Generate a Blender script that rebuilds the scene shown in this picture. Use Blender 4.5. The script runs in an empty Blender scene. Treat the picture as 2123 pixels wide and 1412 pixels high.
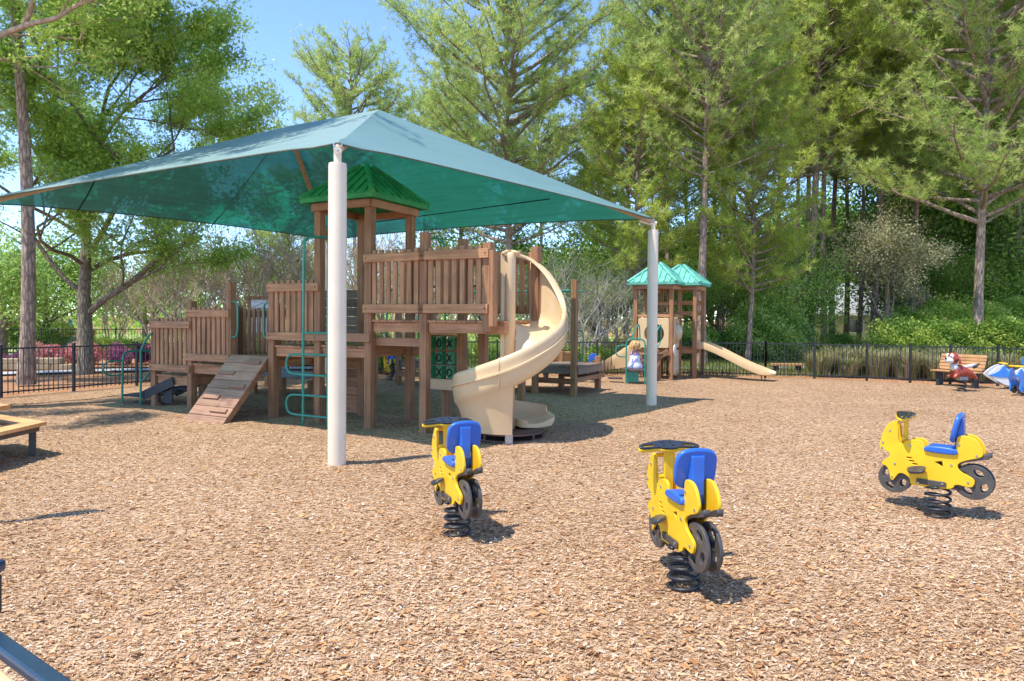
import bpy, math, random
import numpy as np
from mathutils import Vector, Matrix
PI = math.pi
random.seed(7)
C = bpy.context.scene.collection
sc = bpy.context.scene
# ------------------------------------------------------------------ camera, sky, sun, exposure
SCALE = 1.25            # everything is laid out in units of 1.25 m and scaled once at the end
EYE = Vector((0, 0, 1.62))
cd = bpy.data.cameras.new('camera')
cam = bpy.data.objects.new('camera', cd); C.objects.link(cam)
cd.sensor_width = 36; cd.lens = 1425/2123*36; cd.clip_start = 0.05; cd.clip_end = 2000
PITCH = math.radians(0.95); ROLL = math.radians(0.4)
cd.shift_y = -23.5/2123
RM = Matrix.Rotation(PI/2-PITCH, 3, 'X') @ Matrix.Rotation(ROLL, 3, 'Z')
cam.rotation_euler = RM.to_euler(); cam.location = EYE
sc.camera = cam
world = bpy.data.worlds.new('World'); sc.world = world; world.use_nodes = True
wn = world.node_tree; bgn = wn.nodes['Background']
sky = wn.nodes.new('ShaderNodeTexSky'); sky.sky_type = 'NISHITA'; sky.sun_disc = False
SUNV = Vector((-1.43, -0.92, 3.5)).normalized()
sky.sun_elevation = math.asin(SUNV.z); sky.sun_rotation = math.atan2(SUNV.x, SUNV.y) % (2*PI)
sky.air_density = 0.7; sky.dust_density = 0.0; sky.ozone_density = 5.0; sky.altitude = 400
wn.links.new(sky.outputs[0], bgn.inputs[0]); bgn.inputs[1].default_value = 0.15
sl = bpy.data.lights.new('sun', 'SUN'); sl.energy = 2.3; sl.angle = math.radians(0.5); sl.color = (1, 0.94, 0.84)
so = bpy.data.objects.new('sun', sl); C.objects.link(so)
so.rotation_euler = SUNV.to_track_quat('Z', 'Y').to_euler()
sc.view_settings.view_transform = 'Standard'; sc.view_settings.look = 'None'
sc.view_settings.exposure = 1.55; sc.view_settings.gamma = 1
sc.render.engine = 'CYCLES'
sc.cycles.max_bounces = 12; sc.cycles.diffuse_bounces = 8; sc.cycles.transparent_max_bounces = 14

def ray(px, py):      # direction through a pixel of the 2123 x 1412 photograph
    x = (px-1061.5)/1425; y = (706-py+(-23.5))/1425
    return RM @ Vector((x, y, -1))
def gp(px, py, z=0.0):           # point at height z seen at a pixel
    d = ray(px, py); t = (z-EYE.z)/d.z
    return EYE+d*t
def dp(px, py, Y):               # point at distance Y seen at a pixel
    d = ray(px, py); return EYE+d*(Y/d.y)
def xy(px, Y):                   # ground point below pixel column px at distance Y
    p = dp(px, 660, Y); return (p.x, p.y)

# ------------------------------------------------------------------ helpers
def link(o, parent=None):
    C.objects.link(o)
    if parent: o.parent = parent
    return o
def tag(o, label=None, cat=None, group=None, kind=None):
    if label: o['label'] = label
    if cat: o['category'] = cat
    if group: o['group'] = group
    if kind: o['kind'] = kind
    return o
def empty(name, loc=(0, 0, 0), rz=0, label=None, cat=None, group=None):
    o = bpy.data.objects.new(name, None); link(o); o.location = loc; o.rotation_euler = (0, 0, rz)
    o.empty_display_size = 0.1
    return tag(o, label, cat, group)
def children(o): return [c for c in bpy.data.objects if c.parent == o]
def copy_tree(o, parent=None):
    c = o.copy(); C.objects.link(c)
    if parent: c.parent = parent
    for ch in children(o): copy_tree(ch, c)
    return c
class MB:
    def __init__(s): s.v = []; s.f = []
    def add(s, vs, fs):
        b = len(s.v); s.v += [tuple(v) for v in vs]; s.f += [tuple(i+b for i in f) for f in fs]; return s
    def box(s, x0, x1, y0, y1, z0, z1):
        return s.add([(x, y, z) for z in (z0, z1) for x, y in ((x0, y0), (x1, y0), (x1, y1), (x0, y1))],
                     [(3, 2, 1, 0), (4, 5, 6, 7), (0, 1, 5, 4), (1, 2, 6, 5), (2, 3, 7, 6), (3, 0, 4, 7)])
    def beam(s, a, b, w, h, up=(0, 0, 1)):
        a = Vector(a); b = Vector(b); d = (b-a).normalized(); up = Vector(up)
        if abs(d.dot(up)) > .99: up = Vector((0, 1, 0))
        sd = d.cross(up).normalized()*w/2; u2 = sd.cross(d).normalized()*h/2
        vs = [p+i*sd+j*u2 for p in (a, b) for i, j in ((-1, -1), (1, -1), (1, 1), (-1, 1))]
        return s.add(vs, [(3, 2, 1, 0), (4, 5, 6, 7), (0, 1, 5, 4), (1, 2, 6, 5), (2, 3, 7, 6), (3, 0, 4, 7)])
    def tube(s, pts, r, n=10, closed=False, cap=True):
        pts = [Vector(p) for p in pts]; m = len(pts)
        rs = r if hasattr(r, '__len__') else [r]*m
        prev = None; rings = []
        for i, p in enumerate(pts):
            if closed: t = (pts[(i+1) % m]-pts[i-1])
            else: t = pts[min(i+1, m-1)]-pts[max(i-1, 0)]
            t.normalize()
            if prev is None:
                prev = t.orthogonal().normalized()
            prev = (prev-t*prev.dot(t)).normalized(); q = t.cross(prev)
            rings.append([p+(prev*math.cos(2*PI*k/n)+q*math.sin(2*PI*k/n))*rs[i] for k in range(n)])
        vs = [v for rg in rings for v in rg]; fs = []
        for i in range(m if closed else m-1):
            a = i*n; b = ((i+1) % m)*n
            for k in range(n): fs.append((a+k, a+(k+1) % n, b+(k+1) % n, b+k))
        if cap and not closed:
            fs.append(tuple(range(n))[::-1]); fs.append(tuple((m-1)*n+k for k in range(n)))
        return s.add(vs, fs)
    def lathe(s, prof, c=(0, 0, 0), n=24):
        vs = []; fs = []; m = len(prof)
        for (r, z) in prof:
            for k in range(n):
                a = 2*PI*k/n; vs.append((c[0]+r*math.cos(a), c[1]+r*math.sin(a), c[2]+z))
        for i in range(m-1):
            for k in range(n): fs.append((i*n+k, i*n+(k+1) % n, (i+1)*n+(k+1) % n, (i+1)*n+k))
        fs.append(tuple(range(n))[::-1]); fs.append(tuple((m-1)*n+k for k in range(n)))
        return s.add(vs, fs)
    def ball(s, c, r, n=12, m=8):
        r = r if hasattr(r, '__len__') else (r, r, r)
        vs = []; fs = []
        for i in range(m+1):
            ph = PI*i/m
            for k in range(n):
                a = 2*PI*k/n
                vs.append((c[0]+r[0]*math.sin(ph)*math.cos(a), c[1]+r[1]*math.sin(ph)*math.sin(a), c[2]+r[2]*math.cos(ph)))
        for i in range(m):
            for k in range(n): fs.append((i*n+k, (i+1)*n+k, (i+1)*n+(k+1) % n, i*n+(k+1) % n))
        return s.add(vs, fs)
    def build(s, name, mat, parent=None, bevel=0, smooth=False, seg=2):
        me = bpy.data.meshes.new(name); me.from_pydata(s.v, [], s.f); me.materials.append(mat); me.update()
        if smooth: me.polygons.foreach_set('use_smooth', [True]*len(me.polygons))
        o = bpy.data.objects.new(name, me); link(o, parent)
        if bevel:
            b = o.modifiers.new('bevel', 'BEVEL'); b.width = bevel; b.segments = seg; b.limit_method = 'ANGLE'
            b.angle_limit = math.radians(40)
        return o
def plate(name, mat, loops, thick, M, parent=None, bev=0.004, res=2):
    """extruded flat shape with holes: loops are 2-D outlines (first the outer one), M places the local xy plane"""
    cu = bpy.data.curves.new(name, 'CURVE'); cu.dimensions = '2D'; cu.fill_mode = 'BOTH'
    cu.extrude = max(thick/2-bev, 1e-4); cu.bevel_depth = bev; cu.bevel_resolution = res; cu.offset = -bev
    for lp in loops:
        sp = cu.splines.new('POLY'); sp.points.add(len(lp)-1); sp.use_cyclic_u = True
        for i, p in enumerate(lp): sp.points[i].co = (p[0], p[1], 0, 1)
    co = bpy.data.objects.new(name, cu); C.objects.link(co)
    dg = bpy.context.evaluated_depsgraph_get(); dg.update()
    me = bpy.data.meshes.new_from_object(co.evaluated_get(dg)); me.transform(M)
    bpy.data.objects.remove(co); bpy.data.curves.remove(cu)
    me.materials.clear(); me.materials.append(mat); me.name = name
    return link(bpy.data.objects.new(name, me), parent)
def smooth_loop(pts, n=3):           # Chaikin corner cutting of a closed outline
    for _ in range(n):
        q = []
        for i in range(len(pts)):
            a = pts[i]; b = pts[(i+1) % len(pts)]
            q += [(a[0]*.75+b[0]*.25, a[1]*.75+b[1]*.25), (a[0]*.25+b[0]*.75, a[1]*.25+b[1]*.75)]
        pts = q
    return pts
def smooth_line(pts, n=3):
    pts = [Vector(p) for p in pts]
    for _ in range(n):
        q = [pts[0]]
        for i in range(len(pts)-1):
            a, b = pts[i], pts[i+1]; q += [a*.75+b*.25, a*.25+b*.75]
        q.append(pts[-1]); pts = q
    return pts
def circ(cx, cy, r, n=40): return [(cx+r*math.cos(2*PI*k/n), cy+r*math.sin(2*PI*k/n)) for k in range(n)]
def rrect(x0, x1, y0, y1, r, n=5):
    out = []
    for cx, cy, a0 in ((x1-r, y1-r, 0), (x0+r, y1-r, 90), (x0+r, y0+r, 180), (x1-r, y0+r, 270)):
        for k in range(n+1):
            a = math.radians(a0+90*k/n); out.append((cx+r*math.cos(a), cy+r*math.sin(a)))
    return out
def np_mesh(name, v, f, mat, parent=None, tint=None, smooth=False):
    me = bpy.data.meshes.new(name); k = f.shape[1]; m = len(f)
    me.vertices.add(len(v)); me.vertices.foreach_set('co', np.ascontiguousarray(v, dtype=np.float32).ravel())
    me.loops.add(m*k); me.loops.foreach_set('vertex_index', np.ascontiguousarray(f, dtype=np.int32).ravel())
    me.polygons.add(m); me.polygons.foreach_set('loop_start', np.arange(0, m*k, k, dtype=np.int32))
    me.polygons.foreach_set('loop_total', np.full(m, k, dtype=np.int32))
    if smooth: me.polygons.foreach_set('use_smooth', np.ones(m, dtype=bool))
    me.update(calc_edges=True)
    if tint is not None:
        at = me.attributes.new('tint', 'FLOAT', 'FACE'); at.data.foreach_set('value', tint.astype(np.float32))
    me.materials.append(mat)
    return link(bpy.data.objects.new(name, me), parent)

HOLES = []; MOUNDS = [(-1.90, 7.47), (2.63, 12.9)]
def ground_z(x, y):          # the gently uneven surface of the play area: mounds at the poles, hollows under the riders
    z = .012*np.sin(x*1.3+y*.7)+.01*np.sin(x*2.9-y*2.1)+.006*np.sin(x*6+y*5)
    for mx_, my_ in MOUNDS: z = z+.014*np.exp(-((x-mx_)**2+(y-my_)**2)/.09)
    for mx_, my_ in HOLES: q = (x-mx_)**2+(y-my_)**2; z = z-.030*np.exp(-q/.10)+.012*np.exp(-(np.sqrt(q)-.62)**2/.03)
    return z
for px_, py_ in ((1944, 1062), (1418, 1208), (948, 1100)): g_ = gp(px_, py_); HOLES.append((g_.x, g_.y))
# ------------------------------------------------------------------ materials
def nt(name):
    m = bpy.data.materials.new(name); m.use_nodes = True
    return m, m.node_tree, m.node_tree.nodes['Principled BSDF']
def ramp(t, stops, interp='LINEAR'):
    r = t.nodes.new('ShaderNodeValToRGB'); r.color_ramp.interpolation = interp
    e = r.color_ramp.elements
    while len(e) < len(stops): e.new(0.5)
    for i, (p, c) in enumerate(stops): e[i].position = p; e[i].color = (*c, 1)
    return r
def noise(t, scale, detail=4, rough=.6, stretch=None, coord='Object'):
    tc = t.nodes.new('ShaderNodeTexCoord'); n = t.nodes.new('ShaderNodeTexNoise')
    n.inputs['Scale'].default_value = scale; n.inputs['Detail'].default_value = detail; n.inputs['Roughness'].default_value = rough
    if stretch:
        mp = t.nodes.new('ShaderNodeMapping'); mp.inputs['Scale'].default_value = stretch
        t.links.new(tc.outputs[coord], mp.inputs[0]); t.links.new(mp.outputs[0], n.inputs[0])
    else: t.links.new(tc.outputs[coord], n.inputs[0])
    return n
def bump(t, src, bs, strength, dist):
    b = t.nodes.new('ShaderNodeBump'); b.inputs['Strength'].default_value = strength; b.inputs['Distance'].default_value = dist
    t.links.new(src, b.inputs['Height']); t.links.new(b.outputs[0], bs.inputs['Normal'])
def simple(name, col, rough=.5, metal=0, var=.12, scale=6, bmp=0, coat=0, spec=.5):
    m, t, b = nt(name)
    n = noise(t, scale, 5); c1 = tuple(c*(1-var) for c in col); c2 = tuple(min(1, c*(1+var)) for c in col)
    r = ramp(t, [(.3, c1), (.7, c2)]); t.links.new(n.outputs[0], r.inputs[0]); t.links.new(r.outputs[0], b.inputs['Base Color'])
    b.inputs['Roughness'].default_value = rough; b.inputs['Metallic'].default_value = metal
    b.inputs['Coat Weight'].default_value = coat; b.inputs['Specular IOR Level'].default_value = spec
    if bmp: n2 = noise(t, scale*12, 3); bump(t, n2.outputs[0], b, bmp, .004)
    return m
def wood(name, dark, light, axis, rough=.65, grain=1.0):
    m, t, b = nt(name)
    st = {'x': (1.2, 28, 28), 'y': (28, 1.2, 28), 'z': (28, 28, 1.2)}[axis]
    n = noise(t, grain*1.0, 5, .65, st); n2 = noise(t, 2.2, 3)
    r = ramp(t, [(.25, dark), (.5, tuple((a+b_)/2 for a, b_ in zip(dark, light))), (.78, light)])
    t.links.new(n.outputs[0], r.inputs[0])
    g = t.nodes.new('ShaderNodeNewGeometry'); hs = t.nodes.new('ShaderNodeHueSaturation')
    mr = t.nodes.new('ShaderNodeMapRange'); mr.inputs[3].default_value = .68; mr.inputs[4].default_value = 1.28
    t.links.new(g.outputs['Random Per Island'], mr.inputs[0])
    mu = t.nodes.new('ShaderNodeMath'); mu.operation = 'MULTIPLY'
    mr2 = t.nodes.new('ShaderNodeMapRange'); mr2.inputs[1].default_value = .3; mr2.inputs[2].default_value = .7; mr2.inputs[3].default_value = .8; mr2.inputs[4].default_value = 1.2
    t.links.new(n2.outputs[0], mr2.inputs[0]); t.links.new(mr.outputs[0], mu.inputs[0]); t.links.new(mr2.outputs[0], mu.inputs[1])
    t.links.new(mu.outputs[0], hs.inputs['Value']); t.links.new(r.outputs[0], hs.inputs['Color'])
    t.links.new(hs.outputs[0], b.inputs['Base Color']); b.inputs['Roughness'].default_value = rough
    b.inputs['Specular IOR Level'].default_value = .35
    bump(t, n.outputs[0], b, .5, .006)
    return m
WD, WL = (.20, .085, .038), (.52, .27, .13)
woodx = wood('wood_along_x', WD, WL, 'x'); woody = wood('wood_along_y', WD, WL, 'y'); woodz = wood('wood_upright', WD, WL, 'z')
plank = wood('warm_plank', (.28, .13, .065), (.50, .26, .14), 'x', .6)
darkwood = wood('weathered_wood', (.11, .075, .05), (.28, .20, .145), 'x')
tanpl = simple('tan_plastic', (.66, .47, .26), .38, var=.05, scale=3, coat=.15)
tanpost = simple('beige_powder_coat', (.74, .62, .46), .45, var=.05, scale=2.5)
tanarm = simple('tan_steel', (.50, .36, .22), .45)
green = simple('green_steel', (.010, .24, .165), .28, var=.1, coat=.3)
roofgreen = simple('green_roof', (.05, .30, .11), .65, var=.3, scale=4, spec=.25)
roofteal = simple('faded_teal_roof', (.11, .40, .30), .5, var=.3, scale=5)
yellow = simple('yellow_plastic', (.82, .49, .014), .42, var=.10, scale=5, coat=.1)
blue = simple('blue_plastic', (.02, .12, .50), .36, var=.1, scale=7, coat=.2)
blueB = simple('bright_blue_plastic', (.03, .21, .66), .35, var=.08, coat=.2)
black = simple('black_steel', (.022, .023, .028), .42, var=.2, scale=10)
blackm = simple('black_rubber_mesh', (.03, .03, .033), .6, var=.3, scale=20)
grey = simple('grey_plastic', (.070, .062, .055), .5, var=.25, scale=10, bmp=.2)
steel = simple('galvanised_steel', (.45, .47, .5), .35, metal=.8, var=.15, scale=30)
white = simple('white_plastic', (.66, .66, .66), .35, var=.05)
redp = simple('brown_red_fibreglass', (.30, .045, .02), .35, var=.25, scale=12, coat=.2)
orange = simple('orange_plastic', (.80, .24, .02), .4)
def fabric_mat():
    m, t, b = nt('shade_fabric'); t.nodes.remove(b); out = t.nodes['Material Output']
    n = noise(t, 1.0, 4, .6, (.8, .8, 26)); n2 = noise(t, 1.3, 3)
    r = ramp(t, [(.3, (.10, .29, .285)), (.7, (.145, .365, .355))]); t.links.new(n.outputs[0], r.inputs[0])
    r2 = ramp(t, [(.3, (.0, .155, .105)), (.7, (.001, .21, .145))]); t.links.new(n.outputs[0], r2.inputs[0])
    d = t.nodes.new('ShaderNodeBsdfDiffuse'); tr = t.nodes.new('ShaderNodeBsdfTranslucent'); mx = t.nodes.new('ShaderNodeMixShader')
    g = t.nodes.new('ShaderNodeBsdfGlossy'); g.inputs['Roughness'].default_value = .55; mx2 = t.nodes.new('ShaderNodeMixShader')
    t.links.new(r.outputs[0], d.inputs[0]); t.links.new(r2.outputs[0], tr.inputs[0])
    mx.inputs[0].default_value = .42; t.links.new(d.outputs[0], mx.inputs[1]); t.links.new(tr.outputs[0], mx.inputs[2])
    lw = t.nodes.new('ShaderNodeLayerWeight'); lw.inputs[0].default_value = .35
    mu = t.nodes.new('ShaderNodeMath'); mu.operation = 'MULTIPLY'; mu.inputs[1].default_value = .30
    t.links.new(lw.outputs['Fresnel'], mu.inputs[0]); t.links.new(mu.outputs[0], mx2.inputs[0])
    t.links.new(mx.outputs[0], mx2.inputs[1]); t.links.new(g.outputs[0], mx2.inputs[2])
    tp = t.nodes.new('ShaderNodeBsdfTransparent'); tp.inputs[0].default_value = (.30, .85, .62, 1); mx3 = t.nodes.new('ShaderNodeMixShader'); mx3.inputs[0].default_value = .07   # the open weave of the mesh
    t.links.new(mx2.outputs[0], mx3.inputs[1]); t.links.new(tp.outputs[0], mx3.inputs[2]); t.links.new(mx3.outputs[0], out.inputs[0])
    return m
fabric = fabric_mat()
def leaf_mat(name, stops, trans=.35, rough=.5, gaps=0):
    m, t, b = nt(name); out = t.nodes['Material Output']
    at = t.nodes.new('ShaderNodeAttribute'); at.attribute_name = 'tint'; r = ramp(t, stops)
    t.links.new(at.outputs['Fac'], r.inputs[0])
    t.links.new(r.outputs[0], b.inputs['Base Color']); b.inputs['Roughness'].default_value = rough
    b.inputs['Specular IOR Level'].default_value = .3
    tr = t.nodes.new('ShaderNodeBsdfTranslucent'); mx = t.nodes.new('ShaderNodeMixShader'); mx.inputs[0].default_value = trans
    t.links.new(r.outputs[0], tr.inputs[0]); t.links.new(b.outputs[0], mx.inputs[1]); t.links.new(tr.outputs[0], mx.inputs[2])
    if gaps:       # one blade stands for a spray of thin needles or leaves: part of it is open
        tp = t.nodes.new('ShaderNodeBsdfTransparent'); m3 = t.nodes.new('ShaderNodeMixShader'); m3.inputs[0].default_value = gaps
        t.links.new(mx.outputs[0], m3.inputs[1]); t.links.new(tp.outputs[0], m3.inputs[2]); t.links.new(m3.outputs[0], out.inputs[0])
    else: t.links.new(mx.outputs[0], out.inputs[0])
    return m
pineneedle = leaf_mat('pine_needles', [(0, (.22, .31, .09)), (.4, (.43, .57, .14)), (.8, (.62, .70, .24)), (.93, (.74, .62, .32)), (1, (.80, .56, .27))], .62, gaps=.32)
pineneedle2 = leaf_mat('bright_pine_needles', [(0, (.30, .42, .07)), (.5, (.54, .65, .13)), (.9, (.68, .72, .22)), (1, (.48, .33, .10))], .62, gaps=.32)
oakleaf = leaf_mat('oak_leaves', [(0, (.18, .32, .04)), (.5, (.38, .56, .10)), (.85, (.56, .70, .18)), (1, (.68, .64, .22))], .5, .4, gaps=.2)
brightleaf = leaf_mat('bright_leaves', [(0, (.08, .17, .02)), (.5, (.20, .33, .05)), (1, (.42, .50, .10))], .4)
darkleaf = leaf_mat('evergreen_leaves', [(0, (.18, .32, .06)), (.5, (.36, .54, .12)), (1, (.54, .68, .22))], .5, .4)
pinkleaf = leaf_mat('pink_hedge_leaves', [(0, (.30, .10, .07)), (.4, (.66, .26, .24)), (.8, (.72, .34, .40)), (1, (.45, .30, .10))], .3)
purpleleaf = leaf_mat('purple_hedge_leaves', [(0, (.06, .02, .05)), (.5, (.22, .07, .16)), (1, (.45, .16, .30))], .3)
mossleaf = leaf_mat('grey_green_leaves', [(0, (.24, .23, .11)), (.5, (.44, .42, .22)), (1, (.64, .57, .34))], .3)
grassm = leaf_mat('grass_blades', [(0, (.06, .12, .02)), (.45, (.17, .25, .05)), (.7, (.42, .35, .18)), (1, (.58, .46, .30))], .35)
chipm = leaf_mat('wood_chip_pieces', [(0, (.10, .045, .02)), (.12, (.21, .10, .045)), (.35, (.47, .27, .135)), (.6, (.58, .39, .225)), (.85, (.66, .49, .325)), (1, (.76, .65, .52))], .05, .8)
deadleaf = leaf_mat('dry_leaves', [(0, (.20, .08, .035)), (.4, (.50, .25, .10)), (1, (.66, .40, .20))], .1, .7)
def bark(name, dark, light, s=1.0):
    m, t, b = nt(name)
    tc = t.nodes.new('ShaderNodeTexCoord'); mp = t.nodes.new('ShaderNodeMapping'); mp.inputs['Scale'].default_value = (14*s, 14*s, 3*s)
    v = t.nodes.new('ShaderNodeTexVoronoi'); v.feature = 'DISTANCE_TO_EDGE'; v.inputs['Scale'].default_value = 1
    n = noise(t, 3, 6, .7); mxv = t.nodes.new('ShaderNodeMixRGB'); mxv.blend_type = 'ADD'; mxv.inputs[0].default_value = .8
    t.links.new(tc.outputs['Object'], mp.inputs[0]); t.links.new(mp.outputs[0], mxv.inputs[1]); t.links.new(n.outputs['Color'], mxv.inputs[2])
    t.links.new(mxv.outputs[0], v.inputs['Vector'])
    r = ramp(t, [(0, dark), (.18, tuple((a+c)/2 for a, c in zip(dark, light))), (.5, light)]); t.links.new(v.outputs[0], r.inputs[0])
    n2 = noise(t, 9, 5, .7); r2 = ramp(t, [(.3, (.6, .6, .6)), (.7, (1.25, 1.2, 1.15))]); t.links.new(n2.outputs[0], r2.inputs[0])
    mm = t.nodes.new('ShaderNodeMixRGB'); mm.blend_type = 'MULTIPLY'; mm.inputs[0].default_value = 1
    t.links.new(r.outputs[0], mm.inputs[1]); t.links.new(r2.outputs[0], mm.inputs[2]); t.links.new(mm.outputs[0], b.inputs['Base Color'])
    b.inputs['Roughness'].default_value = .9; bump(t, v.outputs[0], b, .9, .03); return m
pinebark = bark('pine_bark', (.18, .13, .10), (.56, .44, .35)); oakbark = bark('oak_bark', (.12, .10, .07), (.42, .35, .25), 1.3)
palebark = bark('pale_smooth_bark', (.42, .30, .21), (.74, .62, .50), .5); greybark = bark('grey_twigs', (.36, .33, .28), (.62, .57, .50), .5)
def chips_ground(name, cols, s=1.0):
    m, t, b = nt(name)
    tc = t.nodes.new('ShaderNodeTexCoord')
    hs = []
    for i, (ang, sx, sy) in enumerate(((20, 26, 75), (78, 30, 85), (-42, 24, 70))):
        mp = t.nodes.new('ShaderNodeMapping'); mp.inputs['Rotation'].default_value = (0, 0, math.radians(ang)); mp.inputs['Scale'].default_value = (sx*s, sy*s, 1)
        mp.inputs['Location'].default_value = (i*13.1, i*7.7, 0)
        nz = t.nodes.new('ShaderNodeTexNoise'); nz.inputs['Scale'].default_value = 6
        t.links.new(tc.outputs['Object'], nz.inputs[0])
        mx = t.nodes.new('ShaderNodeMixRGB'); mx.blend_type = 'ADD'; mx.inputs[0].default_value = 1.0
        t.links.new(tc.outputs['Object'], mp.inputs[0]); t.links.new(mp.outputs[0], mx.inputs[1]); t.links.new(nz.outputs['Color'], mx.inputs[2])
        v = t.nodes.new('ShaderNodeTexVoronoi'); v.inputs['Scale'].default_value = 1; v.inputs['Randomness'].default_value = 1
        t.links.new(mx.outputs[0], v.inputs['Vector']); hs.append(v)
    n = noise(t, 11*s, 2); gt = t.nodes.new('ShaderNodeMath'); gt.operation = 'GREATER_THAN'; gt.inputs[1].default_value = .5
    t.links.new(n.outputs[0], gt.inputs[0])
    n3 = noise(t, 17*s, 2, .5, (1, 1.4, 1)); gt2 = t.nodes.new('ShaderNodeMath'); gt2.operation = 'GREATER_THAN'; gt2.inputs[1].default_value = .54
    t.links.new(n3.outputs[0], gt2.inputs[0])
    def sel(out):
        a = t.nodes.new('ShaderNodeMixRGB'); t.links.new(gt.outputs[0], a.inputs[0]); t.links.new(hs[0].outputs[out], a.inputs[1]); t.links.new(hs[1].outputs[out], a.inputs[2])
        c = t.nodes.new('ShaderNodeMixRGB'); t.links.new(gt2.outputs[0], c.inputs[0]); t.links.new(a.outputs[0], c.inputs[1]); t.links.new(hs[2].outputs[out], c.inputs[2]); return c
    colr = sel('Color'); dist = sel('Distance')
    sp = t.nodes.new('ShaderNodeSeparateColor'); t.links.new(colr.outputs[0], sp.inputs[0])
    r = ramp(t, cols); t.links.new(sp.outputs[0], r.inputs[0])
    dr = ramp(t, [(.25, (1, 1, 1)), (.75, (.55, .5, .46))]); t.links.new(dist.outputs[0], dr.inputs[0])
    mm = t.nodes.new('ShaderNodeMixRGB'); mm.blend_type = 'MULTIPLY'; mm.inputs[0].default_value = .8
    t.links.new(r.outputs[0], mm.inputs[1]); t.links.new(dr.outputs[0], mm.inputs[2])
    big = noise(t, .45, 5, .65); br = ramp(t, [(.3, (.84, .78, .72)), (.7, (1.08, 1.05, 1.02))]); t.links.new(big.outputs[0], br.inputs[0])
    m3 = t.nodes.new('ShaderNodeMixRGB'); m3.blend_type = 'MULTIPLY'; m3.inputs[0].default_value = 1
    t.links.new(mm.outputs[0], m3.inputs[1]); t.links.new(br.outputs[0], m3.inputs[2]); t.links.new(m3.outputs[0], b.inputs['Base Color'])
    b.inputs['Roughness'].default_value = .9; b.inputs['Specular IOR Level'].default_value = .15
    inv = t.nodes.new('ShaderNodeMath'); inv.operation = 'SUBTRACT'; inv.inputs[0].default_value = 1; t.links.new(dist.outputs[0], inv.inputs[1])
    ad = t.nodes.new('ShaderNodeMath'); ad.operation = 'ADD'; t.links.new(inv.outputs[0], ad.inputs[0]); t.links.new(sp.outputs[1], ad.inputs[1])
    bump(t, ad.outputs[0], b, .8, .012); return m
mulch = chips_ground('wood_chip_mulch', [(0, (.13, .06, .028)), (.15, (.27, .14, .065)), (.4, (.49, .31, .17)), (.7, (.60, .42, .265)), (1, (.72, .58, .44))])
straw = chips_ground('pine_straw', [(0, (.20, .09, .045)), (.4, (.50, .25, .125)), (.75, (.62, .36, .20)), (1, (.70, .50, .32))], .8)
def lawn_mat():
    m, t, b = nt('lawn'); n = noise(t, 2.0, 6, .75); r = ramp(t, [(.3, (.20, .32, .06)), (.5, (.36, .42, .12)), (.68, (.60, .50, .26))])
    t.links.new(n.outputs[0], r.inputs[0]); t.links.new(r.outputs[0], b.inputs['Base Color']); b.inputs['Roughness'].default_value = .95
    n2 = noise(t, 60, 3); bump(t, n2.outputs[0], b, .6, .03); return m
lawnm = lawn_mat()
concrete = simple('concrete_path', (.42, .42, .42), .8, var=.12, scale=5, bmp=.3)
stone = simple('tan_stone', (.36, .27, .16), .85, var=.25, scale=5, bmp=.5)
# ------------------------------------------------------------------ ground, paths, fences
def sheet(name, pts, z, mat):
    me = bpy.data.meshes.new(name); me.from_pydata([(p[0], p[1], z) for p in pts], [], [tuple(range(len(pts)))]); me.materials.append(mat)
    return tag(link(bpy.data.objects.new(name, me)), kind='structure')
sheet('ground', [(-400, -100), (400, -100), (400, 700), (-400, 700)], -.05, straw)
FL = [(-10.95, 11.3), (-9.9, 13.3), (-9.25, 14.5), (-8.6, 15.75), (-7.95, 16.95), (-7.3, 18.15)]     # left fence posts
FB = [(-7.3, 18.15), (-5.95, 18.25), (-4.6, 18.4), (-3.2, 18.55), (-1.8, 18.7), (-.4, 18.9), (1.0, 19.1), (2.4, 19.3), (3.75, 19.45), (5.1, 19.5), (6.5, 19.4)]
FR = [xy(1588, 19.2), xy(1690, 18.9), xy(1799, 18.45), xy(1889, 17.9), xy(1972, 17.55), xy(2071, 17.1), xy(2190, 16.6), xy(2320, 16.1)]
FB[-1] = FR[0]
def mulch_sheet():         # the play area: a gridded sheet with gentle mounds
    xs = np.linspace(-16, 20, 361)
    def bd(x):
        P = [(-30, -20)]+[(-14, 5.5)]+FL+FB[1:-1]+FR+[(20, 13.5), (40, 5)]
        for (x0, y0), (x1, y1) in zip(P[:-1], P[1:]):
            if x0 <= x <= x1: return y0+(y1-y0)*(x-x0)/(x1-x0)
        return 5
    v = []; 
    for j, t in enumerate(np.linspace(0, 1, 260)):
        for x in xs:
            yb = bd(x)+.12*math.sin(x*1.7)+.06*math.sin(x*5.1); y = -4+(yb+4)*t
            z = 0
            v.append((x, y, min(1, (1-t)*10)))
    v = np.array(v); v[:, 2] *= ground_z(v[:, 0], v[:, 1]); n = len(xs); f = np.array([(j*n+i, j*n+i+1, (j+1)*n+i+1, (j+1)*n+i) for j in range(259) for i in range(n-1)])
    return tag(np_mesh('mulch_ground', v, f, mulch, smooth=True), kind='structure')
mulch_sheet()
def strip(name, path, w, z, mat):
    v = []; 
    for i, p in enumerate(path):
        a = Vector(path[max(0, i-1)]); b = Vector(path[min(len(path)-1, i+1)]); d = (b-a).normalized(); n = Vector((-d.y, d.x))*w/2
        v += [(p[0]+n.x, p[1]+n.y, z), (p[0]-n.x, p[1]-n.y, z)]
    me = bpy.data.meshes.new(name); me.from_pydata(v, [], [(2*i, 2*i+1, 2*i+3, 2*i+2) for i in range(len(path)-1)]); me.materials.append(mat)
    return tag(link(bpy.data.objects.new(name, me)), kind='structure')
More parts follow.
